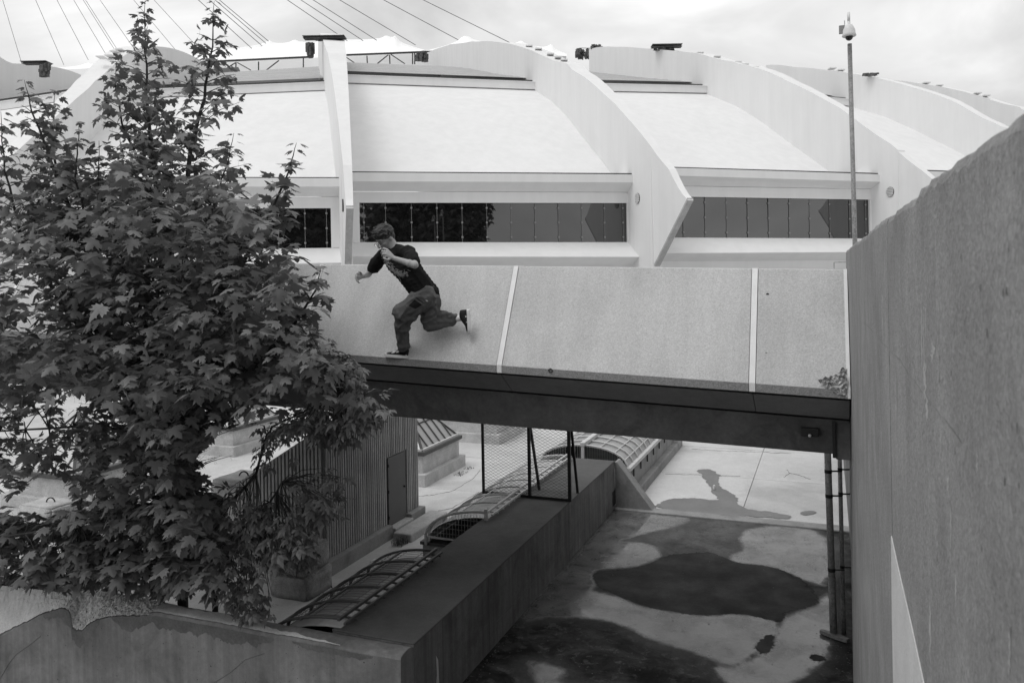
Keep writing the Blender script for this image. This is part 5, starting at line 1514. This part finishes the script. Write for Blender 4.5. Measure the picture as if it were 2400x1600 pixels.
# ---- the maple
ROOT = onv(430, 1440, 8.3); ROOT = np.array([ROOT[0], 8.30, 0.0])
MT = thing("maple_tree", ROOT, "dense dark maple with many upright leafy shoots filling the left side", "tree")
mp = Tree('maple', ROOT, 21)
fork = onv(432, 1130, 8.2)
wood_path(mp, [ROOT, onv(425, 1300, 8.27), fork], .075, .06)
LEADERS = [  # (pixel, depth) from the tip down
    [(340, 2, 8.9), (341, 120, 8.8), (345, 250, 8.65), (356, 350, 8.45), (388, 560, 8.25), (425, 800, 8.1), 'f'],
    [(502, 3, 8.6), (497, 110, 8.55), (478, 230, 8.45), (450, 345, 8.35), (425, 540, 8.2), (430, 800, 8.1), 'f'],
    [(57, 188, 7.6), (75, 262, 7.6), (108, 345, 7.6), (150, 460, 7.6), (235, 660, 7.7), (335, 870, 7.9), 'f'],
    [(130, 212, 7.9), (124, 300, 7.85), (130, 380, 7.8), (160, 480, 7.7), (250, 680, 7.8)],
    [(273, 145, 8.2), (272, 220, 8.2), (292, 310, 8.2), (345, 420, 8.2), (400, 600, 8.2)],
    [(695, 335, 7.5), (680, 395, 7.5), (640, 485, 7.55), (590, 575, 7.65), (520, 720, 7.8), (460, 900, 8.0), 'f'],
    [(548, 312, 7.9), (532, 385, 7.9), (490, 520, 7.95), (450, 660, 8.0)],
    [(2, 262, 7.2), (12, 400, 7.2), (50, 560, 7.3), (150, 720, 7.5), (300, 900, 7.8), 'f'],
    [(232, 330, 7.4), (233, 450, 7.4), (290, 610, 7.6), (350, 790, 7.8)],
    [(188, 285, 7.2), (182, 340, 7.2), (176, 420, 7.3), (215, 560, 7.5)],
    [(755, 622, 7.0), (737, 680, 7.05), (690, 760, 7.2), (590, 860, 7.5), (480, 980, 7.9)],
    [(600, 480, 7.2), (575, 560, 7.3), (520, 680, 7.5), (460, 820, 7.8)],
    [(310, 420, 7.0), (325, 520, 7.1), (365, 680, 7.4), (410, 860, 7.8)],
    [(90, 560, 6.8), (130, 660, 6.9), (230, 800, 7.2), (360, 960, 7.8)],
    [(560, 700, 6.9), (540, 780, 7.0), (490, 880, 7.4), (445, 1000, 7.9)],
    [(425, 640, 6.8), (430, 740, 6.9), (440, 860, 7.3), (440, 1000, 7.9)],
]
allnodes = []
for li, Ld in enumerate(LEADERS):
    pts = [fork if q == 'f' else onv(*q) for q in Ld]
    ln = sum(np.linalg.norm(pts[i + 1] - pts[i]) for i in range(len(pts) - 1))
    full = wood_path(mp, pts, .0025, .006 + .0075 * ln, 4, .012)
    d = 0
    for i in range(len(full) - 1):
        allnodes.append(full[i]); seg = np.linalg.norm(full[i + 1] - full[i]); d += seg
    # whorls of side shoots, longer further below the tip
    acc, nxt = 0.0, .0
    for i in range(len(full) - 1):
        seg = full[i + 1] - full[i]; L_ = np.linalg.norm(seg)
        while nxt < acc + L_:
            p = full[i] + seg * ((nxt - acc) / L_)
            k = nxt
            size = np.interp(k, [0, .25, .8, 2], [.09, .14, .155, .155])
            a0 = mp.r.uniform(0, 6.28)
            if k < .45:
                for sg in (0, math.pi):
                    a = a0 + sg; dv = np.array([math.cos(a), math.sin(a), -.15]); q = p + dv * mp.r.uniform(.03, .08) * (1 + k)
                    mp.leaf(q, dv + np.array([0, 0, -.2]), ZUP + np.array([mp.r.gauss(0, .25), mp.r.gauss(0, .25), 0]), size * mp.r.uniform(.8, 1.1))
                nxt += mp.r.uniform(.07, .11)
            if k >= .22:
                for sg in (0, math.pi):
                    a = a0 + sg + mp.r.uniform(-.3, .3); bl = min(.75, .06 + .34 * (k - .15)) * mp.r.uniform(.6, 1.15)
                    dv = np.array([math.cos(a), math.sin(a), .55]); e1 = p + dv * bl * .55; e2 = p + np.array([math.cos(a), math.sin(a), .42]) * bl
                    mp.twig.tube([p, e1, e2], [.006 + .004 * bl, .005, .002], 4)
                    mp.spray([p + (e1 - p) * .35, e1, e2], max(1, int(bl / .13) + 1), size, .06)
                nxt += mp.r.uniform(.12, .19)
        acc += L_
# filler branches through the crown's body
CROWN = [(-120, 540), (30, 540), (70, 480), (160, 520), (215, 560), (250, 420), (300, 350), (350, 430), (400, 470), (450, 400), (520, 400), (565, 480), (640, 530), (690, 630), (735, 700), (755, 790), (800, 860), (770, 950), (640, 950), (540, 985), (500, 1040), (430, 1080), (330, 1010), (250, 940), (-120, 950)]
LOW = [(230, 1010), (330, 1000), (470, 1010), (470, 1120), (500, 1200), (420, 1280), (250, 1200), (200, 1120)]
LOWL = [(-120, 1200), (60, 1225), (250, 1170), (470, 1130), (520, 1250), (500, 1370), (330, 1400), (140, 1385), (-120, 1400)]
GAPL = [(-120, 930), (250, 930), (290, 1130), (230, 1160), (-120, 1150)]
nodes = np.array(allnodes)
def filler(poly, n, v0, v1, size, leaves=3, near=None):
    xs_ = [q[0] for q in poly]; ys_ = [q[1] for q in poly]; k = 0
    while k < n:
        x, y = mp.r.uniform(min(xs_), max(xs_)), mp.r.uniform(min(ys_), max(ys_))
        if not inpoly(x, y, poly): continue
        k += 1
        v = mp.r.uniform(v0, v1); p = onv(x, y, v)
        dd = np.linalg.norm(nodes - p, axis=1) + .6 * np.maximum(0, nodes[:, 2] - p[2]); q = nodes[int(np.argmin(dd))]
        L_ = np.linalg.norm(q - p); dv = (p - q) / (L_ + 1e-6)
        tip = p + dv * .12 + np.array([mp.r.uniform(-.1, .1), mp.r.uniform(-.1, .1), mp.r.uniform(.0, .10)])
        st_ = p - dv * min(.22, L_ * .5)
        if L_ < .5: mp.twig.tube([q, (q + p) / 2 + np.array([0, 0, .05]), p], [.010, .007, .004], 4)
        mp.spray([st_, p, tip], leaves, size * mp.r.uniform(.85, 1.15), .07)
filler(CROWN, 470, 6.0, 8.15, .16)
filler(LOW, 125, 6.9, 8.2, .17)
nodes = np.vstack([nodes, [onv(x, y, 7.6) for x, y in ((330, 1330), (240, 1345), (160, 1360), (60, 1330), (400, 1250))]])
br1 = wood_path(mp, [onv(425, 1290, 8.2), onv(290, 1350, 8.0), onv(150, 1385, 7.9), onv(-60, 1360, 7.5)], .035, .012)
br2 = wood_path(mp, [onv(425, 1240, 8.2), onv(300, 1200, 7.7), onv(130, 1240, 7.2), onv(-80, 1270, 6.8)], .03, .01)
br3 = wood_path(mp, [fork, onv(330, 1010, 7.8), onv(170, 1000, 7.5), onv(0, 1010, 7.1)], .03, .01)
nodes = np.vstack([nodes, br1, br2, br3])
filler(LOWL, 330, 7.2, 8.35, .19)
filler(GAPL, 105, 6.9, 8.1, .16)
filler([(-120, 1150), (60, 1215), (200, 1200), (300, 1390), (-120, 1400)], 110, 7.0, 8.2, .18)
filler([(-120, 640), (60, 640), (90, 940), (-120, 940)], 50, 6.0, 7.4, .16)
GAPS = [[(145, 922), (205, 925), (210, 960), (150, 965)], [(50, 975), (105, 965), (110, 1000), (40, 1010)], [(85, 1105), (150, 1110), (155, 1200), (30, 1190)], [(455, 1060), (520, 1010), (600, 1010), (560, 1100), (470, 1120)], [(610, 985), (700, 1000), (690, 1060), (600, 1080)],
        [(845, 500), (1100, 500), (1100, 900), (800, 880)], [(20, 1160), (160, 1150), (200, 1195), (20, 1205)], [(240, 1085), (290, 1075), (300, 1120), (240, 1130)]]
def keep_maple(l):
    p = l[0]; x, y, k = proj(p + l[2] * l[4] * .5)
    if 3.1 < p[2] < 5.65 and p[1] > 8.33: return False
    if p[2] < 1.2 and p[1] < 8.05 and p[1] > 7.45: return False
    if p[1] < 7.75 and y > 1400: return False
    if y > 1200 and y > 1380 + max(0, x - 100) * .165: return False
    if x > 560 and y > 990: return False
    if x > 830: return False
    for g in GAPS:
        if inpoly(x, y, g): return False
    return True
nm = mp.finish("leaf", M_LEAF, keep_maple, 280, MT)

# ---- the box elder on the right of it
ER = np.array([*onv(505, 1450, 8.28)[:2], 0.0])
ET = thing("box_elder_tree", ER, "slender box elder with drooping narrow leaves between maple and ribbed shed", "tree")
be = Tree('elder', ER, 33)
def eb(path, n, size, r0=.012): 
    w = wood_path(be, path, r0, .004, 3, .01); be.spray(w[len(w) // 3:], n, size, .05, .55); return w
ef = onv(497, 1335, 8.25)
wood_path(be, [ER, onv(502, 1400, 8.27), ef], .045, .035)
e1 = wood_path(be, [ef, onv(480, 1290, 8.2), onv(520, 1200, 8.1), onv(600, 1110, 8.0), onv(625, 1020, 7.9)], .03, .012)
e2 = wood_path(be, [ef, onv(540, 1260, 8.1), onv(620, 1200, 8.0), onv(660, 1130, 7.9)], .025, .01)
e3 = wood_path(be, [onv(600, 1110, 8.0), onv(640, 1000, 7.8), onv(720, 960, 7.5), onv(800, 940, 7.2)], .016, .007)
def cluster(cx, cy, rx, ry, v0, v1, n, size, src):
    for _ in range(n):
        a = be.r.uniform(0, 6.28); rr = math.sqrt(be.r.random()); v = be.r.uniform(v0, v1)
        p = onv(cx + rx * rr * math.cos(a), cy + ry * rr * math.sin(a), v)
        q = min(src, key=lambda s_: np.linalg.norm(s_ - p)); L_ = np.linalg.norm(q - p)
        be.twig.tube([q, (p + q) / 2 + np.array([0, 0, .06]), p], [.007, .005, .003], 4)
        d = (p - q) / (L_ + 1e-6)
        be.spray([p - d * .1, p, p + d * .12 - np.array([0, 0, .06])], 2, size * be.r.uniform(.85, 1.15), .05, .6)
cluster(850, 945, 45, 28, 7.0, 7.5, 20, .21, e3)
cluster(770, 975, 60, 35, 7.1, 7.6, 30, .20, e3)
cluster(700, 985, 45, 30, 7.4, 7.8, 14, .17, e3)
cluster(800, 880, 50, 50, 6.9, 7.4, 28, .18, e3)
cluster(740, 830, 40, 60, 6.9, 7.3, 14, .17, e3)
cluster(640, 1030, 40, 60, 7.6, 8.0, 15, .15, e1)
cluster(745, 1150, 60, 60, 7.5, 8.0, 24, .19, e2)
cluster(650, 1230, 80, 60, 7.4, 8.0, 27, .19, e2)
cluster(560, 1200, 60, 70, 7.5, 8.1, 26, .18, e1)
cluster(680, 1290, 60, 40, 7.4, 8.0, 24, .20, e2)
cluster(560, 1330, 80, 60, 7.3, 8.1, 30, .19, e2)
cluster(600, 1390, 45, 40, 7.4, 8.0, 12, .20, e2)
cluster(470, 1230, 50, 60, 7.5, 8.1, 20, .17, e1)
EGAP = [[(610, 1330), (760, 1340), (760, 1440), (640, 1440)], [(455, 1055), (520, 1010), (600, 1020), (560, 1095), (500, 1110)], [(630, 1050), (750, 1010), (690, 1070), (640, 1100)], [(740, 1240), (800, 1200), (860, 1400), (760, 1400)]]
def keep_elder(l):
    p = l[0]; x, y, k = proj(p + l[2] * l[4] * .4)
    if 3.1 < p[2] < 5.6 and p[1] > 8.33: return False
    if p[2] < 1.15 and p[1] < 8.05: return False
    if y > 1395 + max(0, x - 200) * .17: return False
    if x > 925 or (x > 790 and y > 1010 and y < 1060 and False): return False
    for g in EGAP:
        if inpoly(x, y, g): return False
    return True
ne = be.finish("leaf", M_LEAF2, keep_elder, 160, ET)
print("LEAVES", nm, ne)

# ---- two big trees right of the camera, outside the picture: the stadium's windows reflect them
def big_tree(u, v, hgt, rad, seed, label):
    t = thing("park_tree", (u, v, 0), label, "tree", "park trees mirrored in the stadium windows")
    r = random.Random(seed)
    MB().tube([(u, v, 0), (u + .2, v, hgt * .3), (u - .1, v + .2, hgt * .7)], [.4, .3, .12], 9).build("trunk", M_BARK, t, True)
    V, F, off = [], [], 0
    lv = []
    for _ in range(5200):
        d = np.array([r.gauss(0, 1), r.gauss(0, 1), r.gauss(0, 1)]); d /= np.linalg.norm(d); d *= r.random() ** .4
        w = 1 + .35 * mnoise.noise(Vector(d * 2.2) + Vector((seed, 0, 0)))
        p = np.array([u, v, hgt * .6]) + d * np.array([rad, rad, hgt * .42]) * w
        T, FF = TPL['maple'][r.randrange(7)]
        a = r.uniform(0, 6.28); dd = np.array([math.cos(a), math.sin(a), -.4]); dd /= np.linalg.norm(dd); up = ZUP + np.array([r.gauss(0, .6), r.gauss(0, .6), 0]); up -= dd * (up @ dd); up /= np.linalg.norm(up); x = np.cross(dd, up)
        V.append(p + (T[:, :1] * x + T[:, 1:2] * dd + T[:, 2:] * up) * r.uniform(.7, 1.1)); F.append(np.array(FF) + off); off += len(T)
    VV, FF = np.concatenate(V), np.concatenate(F)
    me = bpy.data.meshes.new("crown"); me.from_pydata(VV.tolist(), [], FF.tolist()); o = link("crown", me, M_LEAF, t); o["kind"] = "stuff"
big_tree(19, 2, 21, 8, 1, "tall park tree standing nearest to the wall, right of the picture")
big_tree(-2, -17, 19, 8, 2, "park tree standing behind the camera, out of the picture")
